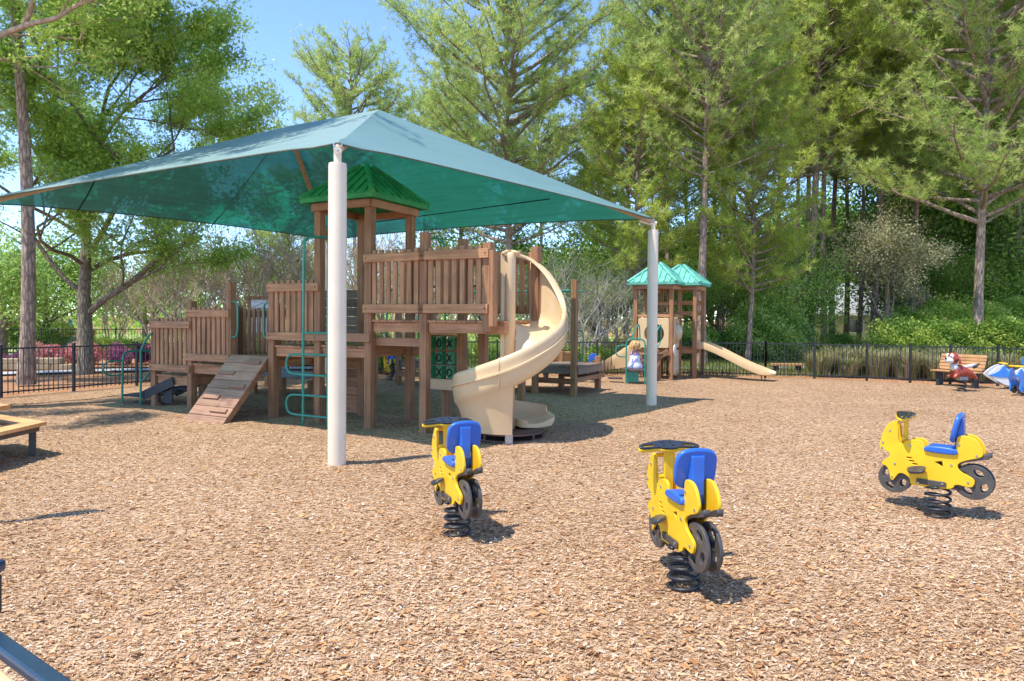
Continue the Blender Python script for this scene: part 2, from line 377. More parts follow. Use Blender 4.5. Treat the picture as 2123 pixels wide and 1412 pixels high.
strip('path', [(-16, 17.5), (-12, 20.2), (-9, 21.3), (-4, 21.9), (1, 22.3), (6, 22.8), (9, 23.1), (10.5, 24)], .95, .004, concrete)
sheet('lawn', [(-8, 22.9), (8, 23.8), (12, 21), (40, 20), (60, 60), (-60, 60), (-30, 26)], -.004, lawnm)
sheet('pine_straw_bed', [(3, 25), (16, 22.6), (17, 36), (2, 36)], .002, straw)
sheet('pine_straw_bed', [(-20, 19.6), (-9, 22.1), (-9, 26), (-20, 26)], .002, straw)

def fence(pts, label, group='black metal picket fences', H=.98, sp=.092):
    root = empty('metal_fence', (pts[0][0], pts[0][1], 0), 0, label, 'fence', group)
    o0 = Vector((pts[0][0], pts[0][1], 0))
    for i, p in enumerate(pts):
        q = Vector((p[0], p[1], 0))-o0
        m = MB().box(q.x-.026, q.x+.026, q.y-.026, q.y+.026, -.02, H+.03); m.box(q.x-.032, q.x+.032, q.y-.032, q.y+.032, H+.032, H+.047)
        m.build('fence_post', black, root, .004, seg=1)
        if i < len(pts)-1:
            r = Vector((pts[i+1][0], pts[i+1][1], 0))-o0; d = r-q; L = d.length; d.normalize(); m = MB()
            for z in (H-.03, H-.16, .10):
                if z == H-.16: continue
                m.beam(q+d*.03+Vector((0, 0, z)), r-d*.03+Vector((0, 0, z)), .024, .03)
            n = int((L-.06)/sp)
            for k in range(1, n):
                c = q+d*(.03+(L-.06)*k/n); m.beam(c+Vector((0, 0, .05)), c+Vector((0, 0, H-.046)), .014, .014, d)
            m.build('picket_panel', black, root)
    return root
fence(FL, 'black picket fence on the left running past the tree trunks and pink hedge')
fence(FB, 'black picket fence along the back of the playground behind the wooden structure')
fence(FR, 'black picket fence on the right behind the bench and the grass tufts')
fence([xy(-60, 27), xy(5, 27), xy(85, 27.5), xy(165, 28), xy(240, 28.5), xy(330, 29)], 'second black fence farther back beyond the pink hedge on the left', H=1.05, sp=.11)

# ------------------------------------------------------------------ shade canopy
ZE = 3.50; ZA = 5.13
P1 = Vector((-1.90, 7.47, ZE)); P2 = Vector((2.63, 12.9, ZE)); P3 = Vector((-9.03, 11.5, ZE)); P4 = Vector((-4.5, 16.9, ZE))
A1 = Vector((-2.28, 11.7, ZA)); A2 = Vector((-4.12, 12.73, ZA))
canopy = empty('shade_canopy', (0, 0, 0), 0, 'large green fabric shade canopy on beige poles stretched over the wooden playground', 'shade canopy')
CC = (A1+A2)/2
def tensioned(a, b, c, d, n=22):     # a-b eave, d-c top; sags slightly, eave scalloped inwards
    vs = []
    for i in range(n+1):
        s = i/n
        for j in range(n+1):
            t = j/n; p = (a*(1-s)+b*s)*(1-t)+(d*(1-s)+c*s)*t
            e = 4*s*(1-s)
            p = p+((d*(1-s)+c*s)-(a*(1-s)+b*s))*(.040*e*(1-t)**2)
            p.z -= .14*e*4*t*(1-t)*.6
            for s_ in (s, 1-s): p.z += .016*math.exp(-(s_*7+t*2.0)*.9)*math.sin(math.atan2(t+.02, s_+.02)*16)
            vs.append(p)
    fs = [(i*(n+1)+j, (i+1)*(n+1)+j, (i+1)*(n+1)+j+1, i*(n+1)+j+1) for i in range(n) for j in range(n)]
    return vs, fs
m = MB()
for q in ((P1, P3, A2, A1), (P2, P1, A1, A1), (P4, P2, A1, A2), (P3, P4, A2, A2)):
    vs, fs = tensioned(*q); m.add(vs, fs)
fab = m.build('fabric', fabric, canopy, smooth=True)
m = MB()
for a, b, c, d in ((P1, P3, A2, A1), (P2, P1, A1, A1), (P4, P2, A1, A2), (P3, P4, A2, A2)):
    vs, _ = tensioned(a, b, c, d); e = [vs[i*23]-Vector((0, 0, .004)) for i in range(23)]
    m.tube(e, .011, 6)
m.build('edge_cable', simple('edge_webbing', (.10, .12, .09), .7), canopy, smooth=True)
m = MB()
def on_tri(s, k):         # on the end slope P3-P4-A2
    e = P3+(P4-P3)*s; n = Vector(((A2-P3).x, (A2-P3).y, 0)); ed = (P4-P3).normalized(); n = (n-ed*n.dot(ed)); L = n.length; n.normalize()
    return e+n*k+Vector((0, 0, (ZA-ZE)*k/L-.012))
for s, k in ((.22, 1.0), (.577, 2.6)): m.tube([on_tri(s, .04), on_tri(s, k*.5)-Vector((0, 0, .03)), on_tri(s, k)], .012, 5)
def on_back(px, py):
    n = (P2-P4).cross(A1-P4).normalized(); d = ray(px, py); t = n.dot(P4-EYE)/n.dot(d); return EYE+d*t-Vector((0, 0, .05))
m.tube([on_back(1140, 407), on_back(895, 440), on_back(760, 458)], .011, 5)
m.build('seam', simple('seam_tape', (.005, .02, .016), .8), canopy)
m = MB(); dn = Vector((0, 0, .07))
for a, b in ((P1, A1), (P2, A1), (P3, A2), (P4, A2)):
    o = MB(); o.tube([a-dn+(b-a)*.0, b-dn*1.6], .05, 12); o.build('rafter', tanarm, canopy, smooth=True)
MB().tube([A1-dn*1.6, A2-dn*1.6], .05, 12).build('ridge_beam', tanarm, canopy, smooth=True)
for p in (P1, P2, P3, P4):
    c = (p.x, p.y, 0)
    post = MB().lathe([(.098, -.05), (.098, 3.25), (.094, 3.275), (.05, 3.285)], c, 32).build('post', tanpost, canopy, smooth=True)
    post.modifiers.new('es', 'EDGE_SPLIT').split_angle = math.radians(35)
    d = Vector((CC.x-p.x, CC.y-p.y, 0)).normalized(); sd = Vector((-d.y, d.x, 0))
    k = MB(); k.tube([Vector(c)+Vector((0, 0, 3.26)), Vector(c)+Vector((0, 0, 3.40))], .042, 14)
    k.tube([Vector(c)-d*.06+Vector((0, 0, 3.405)), Vector(c)+d*.07+Vector((0, 0, 3.405))], .042, 16)
    k.beam(Vector(c)+Vector((0, 0, 3.40)), Vector(c)+d*.26+Vector((0, 0, 3.47)), .02, .09)
    k.build('pole_cap', tanpost, canopy, smooth=False)
    k = MB()
    for a in (-.035, 0, .035): k.tube([Vector(c)+sd*a+Vector((0, 0, 3.43)), Vector(c)+sd*a*1.2+Vector((0, 0, 3.49))], .008, 6)
    k.tube([Vector(c)-sd*.05+Vector((0, 0, 3.46)), Vector(c)+sd*.05+Vector((0, 0, 3.46))], .01, 6)
    k.tube([Vector(c)-d*.07+Vector((0, 0, 3.405)), Vector(c)-d*.058+Vector((0, 0, 3.405))], .012, 8)
    k.build('shackle', steel, canopy)

# ------------------------------------------------------------------ main wooden structure
RZ = math.radians(-28)
pg = empty('playground_structure', (-2.08, 10.06, 0), RZ, 'brown wooden climbing structure with spiral slide standing under the green shade canopy', 'playground')
PS = .118
def post(x, y, z1, z0=-.03, par=pg, s=PS, mat=woodz):
    return MB().box(x-s/2, x+s/2, y-s/2, y+s/2, z0, z1).build('post', mat, par, .006)
G = .98
for x, y, z in ((0, 0, 3.3), (-G, 0, 3.3), (0, G, 3.3), (-G, G, 3.3), (G, 0, 2.80), (G, G, 2.81), (-2*G, 0, 2.17), (-2*G, G, 2.0), (-3*G, 0, 2.18),
                (-3*G, G, 1.85), (-4*G, 0, 1.87), (-4*G, G, 1.8), (-5*G, 0, 1.55), (-5*G, G, 1.5), (1.35, G, 1.45)): post(x, y, z)
post(2.22, G, 2.64, 1.43)
post(2.0, 0, 2.61, 1.43)
boltm = simple('dull_bolt', (.07, .05, .045), .6, metal=.3)
def railing(axis, a0, a1, c, zb, zt, side=-1, nb=None, ext=.05, par=pg, first=None):
    """boards outside the posts with balusters behind; axis 'x' runs along x at y=c"""
    rt = bpy.data.objects.new('railing', None); link(rt, par); rt.empty_display_size = .1
    hw = PS/2
    def bx(u0, u1, w0, w1, z0, z1, nm, mt):
        m = MB()
        if axis == 'x': m.box(u0, u1, min(w0, w1), max(w0, w1), z0, z1)
        else: m.box(min(w0, w1), max(w0, w1), u0, u1, z0, z1)
        return m.build(nm, mt, rt, .005, seg=1)
    mt = woodx if axis == 'x' else woody
    f = c+side*hw
    bx(a0-ext, a1+ext, f+side*.002, f+side*.042, zt-.125, zt, 'top_rail', mt)
    bx(a0-ext-.01, a1+ext-.01, f+side*.002, f+side*.042, zb-.125, zb, 'bottom_rail', mt)
    L = a1-a0-PS; n = nb or max(1, round(L/.107)-1)
    for k in range(n):
        u = a0+hw+L*(k+.5)/n
        j = .008*math.sin(k*2.3+a0*5)
        bx(u-.038, u+.038, f-side*.0, f-side*.036, zb-.10, zt+.05+j, 'baluster', woodz)
    for u in (a0, a1):
        for z in (zt-.06, zb-.06):
            p0 = Vector((u, f+side*.043, z)) if axis == 'x' else Vector((f+side*.043, u, z)); p1 = p0+(Vector((0, side*.006, 0)) if axis == 'x' else Vector((side*.006, 0, 0)))
            MB().tube([p0, p1], .010, 8).build('bolt', boltm, rt)
    return rt
# front side
railing('x', 0, G, 0, 1.80, 2.53); railing('x', G, 2.0, 0, 1.80, 2.53)
railing('x', -2*G, -G, 0, 1.37, 2.13); railing('x', -4*G, -3*G, 0, .97, 1.72); railing('x', -5*G, -4*G, 0, .76, 1.52)
# back side
railing('x', 0, G, G, 1.80, 2.53, 1); railing('x', G, 2.22, G, 1.80, 2.53, 1)
railing('x', -3*G, -2*G, G, 1.0, 1.74, 1); railing('x', -4*G, -3*G, G, .97, 1.72, 1); railing('x', -5*G, -4*G, G, .76, 1.52, 1)
def plankwall(x0, x1, y, z0, z1, n, mat):
    m = MB(); h = (z1-z0)/n
    for k in range(n): m.box(x0, x1, y-.018, y+.018, z0+k*h+.004, z0+(k+1)*h-.006)
    return m.build('plank_wall', mat, pg, .004, seg=1)
plankwall(-2*G+.06, -G-.06, G-.03, 1.18, 2.07, 6, darkwood)
plankwall(-1.55, -G-.06, G-.03, .02, 1.05, 7, woodx)
def deck(x0, x1, y0, y1, z, n, mat=woodx, boards='y', par=pg):
    m = MB(); w = (x1-x0)/n
    for k in range(n): m.box(x0+k*w+.003, x0+(k+1)*w-.003, y0, y1, z-.035, z)
    o = m.build('deck_floor', plank if mat is None else mat, par, .004, seg=1)
    for q, mt in (((x0+.01, x1-.01, y0+.03, y0+.07, z-.175, z-.037), woodx), ((x0+.01, x1-.01, y1-.07, y1-.03, z-.175, z-.037), woodx), ((x0+.01, x0+.05, y0+.072, y1-.072, z-.175, z-.038), woody), ((x1-.05, x1-.01, y0+.072, y1-.072, z-.175, z-.038), woody)):
        MB().box(*q).build('joist', mt if mat is woody else mat, par, .004, seg=1)
    return o
deck(.06, G-.06, -.04, G+.0, 1.58, 6, woody); deck(G+.06, 2.0-.0, -.04, G, 1.58, 6, woody); deck(2.0, 2.2, .08, G-.05, 1.58, 1, woody)
deck(-G+.06, -.06, -.04, G, 1.19, 6, woody); deck(-2*G+.06, -G-.06, -.04, G, 1.16, 6, woody)
deck(-3*G+.06, -2*G-.06, -.02, G, .965, 6, woody); deck(-4*G+.06, -3*G-.06, -.04, G, .80, 6, woody); deck(-5*G+.06, -4*G-.06, -.04, G, .57, 6, woody)
MB().box(-G-.03, .07, -PS/2-.044, -PS/2-.003, 1.25, 1.375).build('fascia_board', plank, pg, .005)
MB().box(.06, G-.06, .0+PS/2, .04+PS/2, 1.20, 1.32).build('cross_beam', plank, pg, .005)
MB().box(.06, G-.06, G-.03, G+.03, 1.02, 1.20).build('cross_beam', woodx, pg, .005)
MB().box(2.06, 2.13, -.10, .02, 1.50, 2.5).build('entry_board', woodz, pg, .006)
MB().beam((2.0, -.02, 1.46), (2.22, G-.1, 1.46), .05, .12).build('end_beam', woody, pg, .006)
# roof
rf = bpy.data.objects.new('roof', None)
def hip_roof(par, cx, cy, s, ze, za, mat, beamz, posts_s):
    m = MB(); ap = Vector((cx, cy, za)); t = .07
    cor = [Vector((cx+i*s, cy+j*s, ze)) for i, j in ((-1, -1), (1, -1), (1, 1), (-1, 1))]
    cap = [Vector((cx+i*.06, cy+j*.06, za)) for i, j in ((-1, -1), (1, -1), (1, 1), (-1, 1))]
    m.add(cor+cap, [(0, 1, 5, 4), (1, 2, 6, 5), (2, 3, 7, 6), (3, 0, 4, 7), (4, 5, 6, 7)])
    low = [c-Vector((0, 0, t)) for c in cor]; ins = [Vector((cx+i*(s-.04), cy+j*(s-.04), ze-t)) for i, j in ((-1, -1), (1, -1), (1, 1), (-1, 1))]
    m.add(cor+low, [(0, 4, 5, 1), (1, 5, 6, 2), (2, 6, 7, 3), (3, 7, 4, 0)])
    top2 = [c-Vector((0, 0, .03)) for c in cap]
    m.add(low+ins, [(0, 4, 5, 1), (1, 5, 6, 2), (2, 6, 7, 3), (3, 7, 4, 0)]); m.add(ins+top2, [(0, 4, 5, 1), (1, 5, 6, 2), (2, 6, 7, 3), (3, 7, 4, 0)])
    r = m.build('roof', mat, par)
    rb = MB()
    for k in range(4):
        rb.tube([cor[k]+Vector((0, 0, .0)), cap[k]+Vector((0, 0, .015))], .045, 8)
        a, b = cor[k], cor[(k+1) % 4]; ca, cb = cap[k], cap[(k+1) % 4]; mid = (a+b)/2
        for q in range(1, 8):
            f = q/8; e = a+(b-a)*f; hgt = min(f, 1-f)*2
            top = e+(((ca+cb)/2)-mid)*min(hgt, .97)
            rb.beam(e+Vector((0, 0, .006)), top+Vector((0, 0, .006)), .035, .045)
    rb.build('roof_rib', mat, r, .006)
    bm = MB(); q = s-.12
    for k in range(4):
        i, j = ((-1, -1), (1, -1), (1, 1), (-1, 1))[k]; i2, j2 = ((1, -1), (1, 1), (-1, 1), (-1, -1))[k]
        d = Vector((i2-i, j2-j, 0))*.5
        bm.beam(Vector((cx+i*q, cy+j*q, beamz))+d*.02, Vector((cx+i2*q, cy+j2*q, beamz))-d*.02, .04, .11)
    bm.build('roof_beam', plank, par, .004)
    return r
hip_roof(pg, -G/2, G/2, .70, 3.40, 3.94, roofgreen, 3.27, G)
# climbing ladder of bent green tube in front of the tower
def tube_part(name, pts, r=.017, par=pg, mat=green, n=10, sm=2): return MB().tube(smooth_line(pts, sm), r, n).build(name, mat, par, smooth=True)
lad = bpy.data.objects.new('climber', None); link(lad, pg)
yl = -.42
tube_part('upright', [(-.90, yl, -.05), (-.90, yl, 2.6), (-.88, yl+.02, 2.78), (-.78, yl+.2, 2.80), (-.75, -.05, 2.80)], .020, lad)
tube_part('upright', [(-.42, yl, -.05), (-.42, yl, 2.6), (-.42, yl+.02, 2.78), (-.46, yl+.2, 2.80), (-.5, -.05, 2.80)], .020, lad)
for z in (.16, .76):
    pts = [(-.42, yl, z), (-1.05, yl, z), (-1.2, yl, z+.02), (-1.25, yl, z+.15), (-1.2, yl, z+.28), (-1.05, yl, z+.30), (-.42, yl, z+.30)]
    tube_part('rung', pts, .017, lad, sm=3)
    pts = [(-.42, yl, z), (-.28, yl, z), (-.14, yl, z+.02), (-.08, yl, z+.15), (-.14, yl, z+.28), (-.28, yl, z+.30), (-.42, yl, z+.30)]
    tube_part('rung', pts, .017, lad, sm=3)
tube_part('rung', [(-.9, yl, 1.38), (-.42, yl, 1.38)], .017, lad)
def handle(p, q, out, par=pg):    # D-shaped grab bar
    p = Vector(p); q = Vector(q); o = Vector(out); d = (q-p)
    tube_part('grab_handle', [p, p+o*.7, p+o+d*.12, p+o+d*.5, q+o-d*.12, q+o*.7, q], .016, par, sm=3)
handle((-3*G+.06, -.03, 1.86), (-3*G+.06, -.03, 1.27), (.13, 0, 0)); handle((-2*G-.06, -.03, 1.83), (-2*G-.06, -.03, 1.27), (-.13, 0, 0))
handle((-.30, G-.05, 2.05), (-.30, G-.05, 1.2), (0, -.16, 0))
for dx in (.1, .32): tube_part('arch_rail', [(dx, G+.1, 1.3), (dx, G+.1, 2.75), (dx+.08, G+.1, 2.87), (dx+.4, G+.1, 2.87), (dx+.5, G+.1, 2.72), (dx+.5, G+.1, 1.3)], .018, sm=3) if dx == .1 else None
for z in (1.75, 2.1, 1.45): tube_part('rung', [(.1, G+.1, z), (1.6, G+.1, z)], .015)
# ramp
rp = bpy.data.objects.new('ramp', None); link(rp, pg)
R0 = Vector((0, -.04, .985)); R1 = Vector((0, -.95, -.03)); rd = R1-R0; L = rd.length; rdn = rd.normalized(); rn = Vector((0, -rdn.z, rdn.y)); rn = rn if rn.z > 0 else -rn
m = MB(); nb = 8
for k in range(nb):
    a = R0+rd*(k/nb)+rdn*.004; b = R0+rd*((k+1)/nb)-rdn*.004
    for xx in (0,): m.beam(Vector((-2.90, 0, 0))+(a+b)/2-rn*.015, Vector((-2.02, 0, 0))+(a+b)/2-rn*.015, (b-a).length, .03, rn)
rampwood = wood('reddish_ramp_plank', (.26, .13, .075), (.50, .29, .18), 'x', .6)
m.build('ramp_board', rampwood, rp, .004)
for k, (x0, x1) in enumerate(((-2.45, -2.10), (-2.86, -2.50), (-2.42, -2.08), (-2.82, -2.46), (-2.46, -2.10))):
    c = R0+rd*((k*1.38+.9)/nb)
    MB().beam(Vector((x0, 0, 0))+c+rn*.015, Vector((x1, 0, 0))+c+rn*.015, .075, .03, rn).build('grip_cleat', rampwood, rp, .008)
for x in (-2.86, -2.06): MB().beam(Vector((x, 0, 0))+R0-rn*.08, Vector((x, 0, 0))+R1-rn*.06, .04, .09).build('ramp_stringer', woody, rp, .004)
# stair and green rails at the left end
MB().box(-5.76, -5.20, -.06, .62, .12, .155).build('landing', blackm, pg, .004)
m = MB(); m.beam((-5.2, -.05, .16), (-4.35, -.05, .46), .02, .16); m.beam((-5.2, .6, .16), (-4.35, .6, .46), .02, .16)
for k in range(4): m.box(-5.18+k*.2, -5.0+k*.2, -.03, .58, .2+k*.09, .215+k*.09)
m.build('stair', blackm, pg)
for k in range(2): MB().box(-5.05+k*.35, -4.80+k*.35, -.0, .02, .06, .40).build('mesh_panel', blackm, pg)
tube_part('handrail', [(-5.74, -.09, -.03), (-5.74, -.09, .80), (-5.74, -.05, .93), (-5.74, .12, .95), (-5.74, .38, .95), (-5.74, .5, .90), (-5.74, .53, .75), (-5.74, .53, .1)], .019, sm=3)
tube_part('handrail', [(-5.20, -.09, -.04), (-5.20, -.09, .9), (-5.19, -.09, 1.0), (-4.95, -.09, 1.28), (-4.9, -.07, 1.3)], .019, sm=2)
tube_part('handrail', [(-5.20, -.09, .42), (-5.1, -.09, .46), (-4.95, -.08, .62)], .015)
tube_part('side_loop', [(-5.74, -.09, .78), (-5.74, -.32, .78), (-5.74, -.42, .74), (-5.74, -.45, .66), (-5.74, -.42, .56), (-5.74, -.32, .52), (-5.74, -.09, .52)], .016, sm=3)
tube_part('handrail', [(-5.20, .55, .1), (-5.20, .55, .9), (-5.15, .55, 1.0), (-4.95, .55, 1.2)], .019, sm=2)
# plank bridge seen below the left decks
m = MB()
for k in range(12):
    f = (k+.5)/12; x = -5.6+2.9*f; z = .50-.14*4*f*(1-f)*.7; m.box(x-.11, x+.11, 2.2, 3.2, z-.03, z)
m.build('plank_bridge', simple('grey_bridge_plank', (.24, .25, .27), .6, var=.25, scale=9, bmp=.3), pg, .004)
for x in (-5.0, -3.4):
    for y in (2.3, 3.1): post(x, y, .34, s=.10)
for x, y in ((-5.7, 2.1), (-2.6, 2.1), (-2.6, 3.3), (-5.7, 3.3)): post(x, y, 1.1, s=.10)
# tic-tac-toe panel
tp = bpy.data.objects.new('game_panel', None); link(tp, pg); tp.location = (.62, G-.02, 0)
MX = Matrix(((1, 0, 0, 0), (0, 0, -1, 0), (0, 1, 0, 0), (0, 0, 0, 1)))
plate('panel_frame', tanpl, [rrect(-.36, .36, .50, 1.42, .03), rrect(-.29, .29, .67, 1.34, .02)[::-1]], .06, MX, tp, .008)
cylm = simple('dark_green_plastic', (.02, .22, .085), .35, coat=.2)
dk = simple('engraved_mark', (.004, .012, .008), .6)
marks = ['XOX', 'XOX', 'OXO']
for r_ in range(3):
    z0 = 1.335-(r_+1)*.222
    for c_ in range(3):
        x0 = -.285+c_*.19
        cy = MB(); cx = x0+.095
        cy.lathe([(.086, z0+.01), (.086, z0+.205)], (cx, 0, 0), 6).build('spinner', cylm, tp, .006); sp = bpy.data.objects[-1] if False else children(tp)[-1]
        mk = MB(); zc = z0+.108; yy = -.084
        if marks[r_][c_] == 'O': mk.tube([(cx+.040*math.cos(a*PI/10), yy, zc+.055*math.sin(a*PI/10)) for a in range(20)], .010, 5, closed=True)
        else: mk.tube([(cx-.042, yy, zc-.06), (cx+.042, yy, zc+.06)], .010, 5); mk.tube([(cx+.042, yy, zc-.06), (cx-.042, yy, zc+.06)], .010, 5)
        mk.build('letter_mark', dk, sp)
for z in (.67, .90, 1.12, 1.335): MB().tube([(-.3, 0, z), (.3, 0, z)], .012, 6).build('axle', black, tp)
post(.62, G+.12, .5, s=.12)
# ------------------------------------------------------------------ spiral slide (a part of the structure, built round its own column)
inv = (Matrix.Translation((-2.08, 10.06, 0)) @ Matrix.Rotation(RZ, 4, 'Z')).inverted()
SC = Vector((-.03, 9.30, 0))
sl_o = bpy.data.objects.new('spiral_slide', None); link(sl_o, pg); sl_o.matrix_local = inv @ Matrix.Translation(SC)
def interp(x, xs, ys):
    return float(np.interp(-x, [-a for a in xs], ys))
TH = [70, 62, 40, 20, 0, -20, -45, -90, -135, -180, -225, -270, -320]
FZ = [1.56, 1.55, 1.50, 1.44, 1.36, 1.25, 1.08, .80, .62, .50, .36, .25, .20]
RZt = [2.42, 2.42, 2.24, 2.0, 1.78, 1.58, 1.42, 1.15, .95, .82, .60, .37, .28]
def cubic(x, xs, ys):
    xs_ = [-a for a in xs]; x = -x; n = len(xs_)
    i = max(0, min(n-2, int(np.searchsorted(xs_, x)-1))); h = xs_[i+1]-xs_[i]; t = (x-xs_[i])/h
    def sl(k): 
        a = max(0, k-1); b = min(n-1, k+1); return (ys[b]-ys[a])/(xs_[b]-xs_[a])
    m0, m1 = sl(i)*h, sl(i+1)*h
    return (2*t**3-3*t**2+1)*ys[i]+(t**3-2*t**2+t)*m0+(-2*t**3+3*t**2)*ys[i+1]+(t**3-t**2)*m1
m = MB(); NT = 130; prof_n = None; vs = []
for i in range(NT+1):
    th = 66+(-320-66)*i/NT; f = cubic(th, TH, FZ); rz = cubic(th, TH, RZt); a = math.radians(th); ca, sa = math.cos(a), math.sin(a)
    mid = f+.17 if rz-f > .3 else f+(rz-f)*.5
    pr = [(.085, f+.02), (.2, f), (.4, f-.012), (.55, f+.0), (.63, f+.03), (.675, f+.09), (.695, f+.18), (.70, (f+.2+rz)/2), (.70, rz-.03),
          (.71, rz+.0), (.735, rz+.012), (.76, rz-.005), (.77, rz-.05), (.765, (mid+rz)/2), (.765, mid+.02), (.79, mid+.015), (.79, mid-.01), (.765, mid-.015), (.755, f+.06), (.745, f-.03), (.70, f-.07), (.6, f-.075), (.4, f-.075), (.2, f-.07), (.085, f-.06)]
    prof_n = len(pr); vs += [(r*ca, r*sa, z) for r, z in pr]
fs = [(i*prof_n+k, i*prof_n+(k+1) % prof_n, (i+1)*prof_n+(k+1) % prof_n, (i+1)*prof_n+k) for i in range(NT) for k in range(prof_n)]
fs.append(tuple(range(prof_n))); fs.append(tuple(NT*prof_n+k for k in range(prof_n))[::-1])
m.add(vs, fs); o = m.build('chute', tanpl, sl_o, smooth=True); o.modifiers.new('es', 'EDGE_SPLIT').split_angle = math.radians(50)
for thj in (-8, -100, -190):
    f = cubic(thj, TH, FZ); rz = cubic(thj, TH, RZt); aj = math.radians(thj); cj, sj = math.cos(aj), math.sin(aj)
    MB().tube([(r*cj, r*sj, z) for r, z in ((.69, f-.075), (.752, f-.03), (.764, f+.06), (.772, f+.15), (.772, f+.2), (.770, (f+rz)/2+.05), (.775, rz-.05), (.762, rz), (.735, rz+.016), (.705, rz-.01))], .0075, 6).build('section_joint', tanpl, sl_o, smooth=True)
# exit tongue
th = math.radians(-320); er = Vector((math.cos(th), math.sin(th), 0)); et = Vector((math.sin(th), -math.cos(th), 0)); vs = []
for i in range(13):
    t = i/12; s = t*.17; f = .20-.02*t; rz = .28-.05*t; pr = [(.10, f+.05), (.13, f+.005), (.3, f-.01), (.5, f), (.62, f+.03), (.68, f+.10*(1-t*.6)), (.70, rz), (.76, rz), (.765, f), (.7, f-.06), (.4, f-.07), (.1, f-.05)]
    k = 1-.25*t**4
    vs += [er*(.42+(r-.42)*k)+et*s+Vector((0, 0, z)) for r, z in pr]
n = 12; fs = [(i*n+k, i*n+(k+1) % n, (i+1)*n+(k+1) % n, (i+1)*n+k) for i in range(12) for k in range(n)]+[tuple(range(n)), tuple(12*n+k for k in range(n))[::-1]]
MB().add(vs, fs).build('exit_lip', tanpl, sl_o, smooth=True).modifiers.new('es', 'EDGE_SPLIT').split_angle = math.radians(50)
MB().lathe([(.075, .12), (.075, 2.40), (.07, 2.47), (.05, 2.50)], (0, 0, 0), 24).build('centre_column', tanpl, sl_o, smooth=True)
# entry hood: an arch band from the column to the outer wall, and the flat band that drops into the outer rim
vs = []; n = 0
HP = [(230, .08, 2.50), (150, .10, 2.52), (110, .22, 2.53), (85, .42, 2.53), (70, .60, 2.51), (58, .70, 2.45), (42, .735, 2.29), (25, .74, 2.08), (8, .74, 1.86), (-8, .74, 1.70)]
pts = smooth_line([(r*math.cos(math.radians(a)), r*math.sin(math.radians(a)), z) for a, r, z in HP], 3)
for i, p in enumerate(pts):
    t = i/(len(pts)-1); w = .115*(1-t**2)+.022*(1-t)+.003; ax = Vector((p.x, p.y, 0)); ax = ax.normalized() if ax.length > .01 else Vector((0, 1, 0))
    # closed oval section: broad towards the middle of the spiral
    for k in range(10):
        a = 2*PI*k/10; vs.append(p+ax*(-w*.6+w*math.cos(a)*1.0)+Vector((0, 0, -.02+.045*(1-.6*t)*math.sin(a))))
n = 10; N = len(pts); fs = [(i*n+k, i*n+(k+1) % n, (i+1)*n+(k+1) % n, (i+1)*n+k) for i in range(N-1) for k in range(n)]+[tuple(range(n)), tuple((N-1)*n+k for k in range(n))[::-1]]
MB().add(vs, fs).build('entry_hood', tanpl, sl_o, smooth=True)
MB().box(-.13, -.05, -.02, .02, .95, 2.5).build('entry_side', tanpl, sl_o, .015)
# closed skirt under the last turns
vs = []; NS = 44
for i in range(NS+1):
    th = -86-(200)*i/NS; f = cubic(th, TH, FZ); a = math.radians(th); ca, sa = math.cos(a), math.sin(a)
    for k in range(9):
        q = k/8; r = .735-.10*q-.03*math.sin(q*PI); z = (f-.04)*(1-q)+.13*q
        r = .735+(.60-.735)*(q**.7); vs.append((r*ca, r*sa, z))
fs = [(i*9+k, i*9+k+1, (i+1)*9+k+1, (i+1)*9+k) for i in range(NS) for k in range(8)]
b0 = len(vs); vs += [(0, 0, .13), (0, 0, cubic(-86, TH, FZ)-.05), (0, 0, .35)]
fs += [(i*9+8, b0, (i+1)*9+8) for i in range(NS)]
fs += [tuple([b0+1]+list(range(9))+[b0])]
MB().add(vs, fs).build('skirt', tanpl, sl_o, smooth=True).modifiers.new('es', 'EDGE_SPLIT').split_angle = math.radians(45)
m = MB(); rust = simple('brown_steel', (.10, .05, .035), .6, var=.4)
for k in range(8):
    a0 = 2*PI*k/8; a1 = 2*PI*(k+.72)/8
    m.tube([(.45*math.cos(a0+(a1-a0)*j/4), .45*math.sin(a0+(a1-a0)*j/4), .10) for j in range(5)], .016, 6)
m.lathe([(.44, .085), (.47, .085), (.47, .11), (.44, .11)], (0, 0, 0), 30); m.lathe([(.43, .0), (.47, .0), (.47, .025), (.43, .025)], (0, 0, 0), 30)
for k in range(8): a = 2*PI*k/8; m.beam((.455*math.cos(a), .455*math.sin(a), .02), (.455*math.cos(a), .455*math.sin(a), .09), .03, .07)
m.build('base_ring', rust, sl_o)
MB().box(-.05, .05, -.52, -.42, -.02, .12).build('base_foot', steel, sl_o, .006)
MB().box(.30, .38, .35, .43, -.02, .11).build('base_foot', steel, sl_o, .006)
# ------------------------------------------------------------------ low boardwalk behind the slide, same structure
bw = bpy.data.objects.new('boardwalk', None); link(bw, pg); bw.matrix_local = inv @ (Matrix.Translation((1.30, 14.35, 0)) @ Matrix.Rotation(RZ, 4, 'Z'))
for x, y, z in ((0, 0, 2.42), (-.9, 0, .62), (0, 1.4, .76), (-.9, 1.4, .85), (-1.9, -.2, .62), (-1.9, 1.3, .8), (-.35, -1.71, .95)): post(x, y, z, par=bw)
deck(-.95, .1, .0, 1.45, .615, 7, darkwood, par=bw); deck(-1.98, -.97, -.2, 1.3, .60, 7, darkwood, par=bw)
MB().box(-.06, .0, -.1, 1.55, .30, .40).build('side_board', woody, bw, .005) if False else MB().box(.06, .10, -.15, 1.6, .28, .38).build('side_board', woody, bw, .005)
MB().box(-1.0, .0, 1.47, 1.51, .25, .35).build('side_board', woodx, bw, .005); MB().box(-1.1, -.1, .3, .34, .2, .32).build('side_board', woodx, bw, .005)
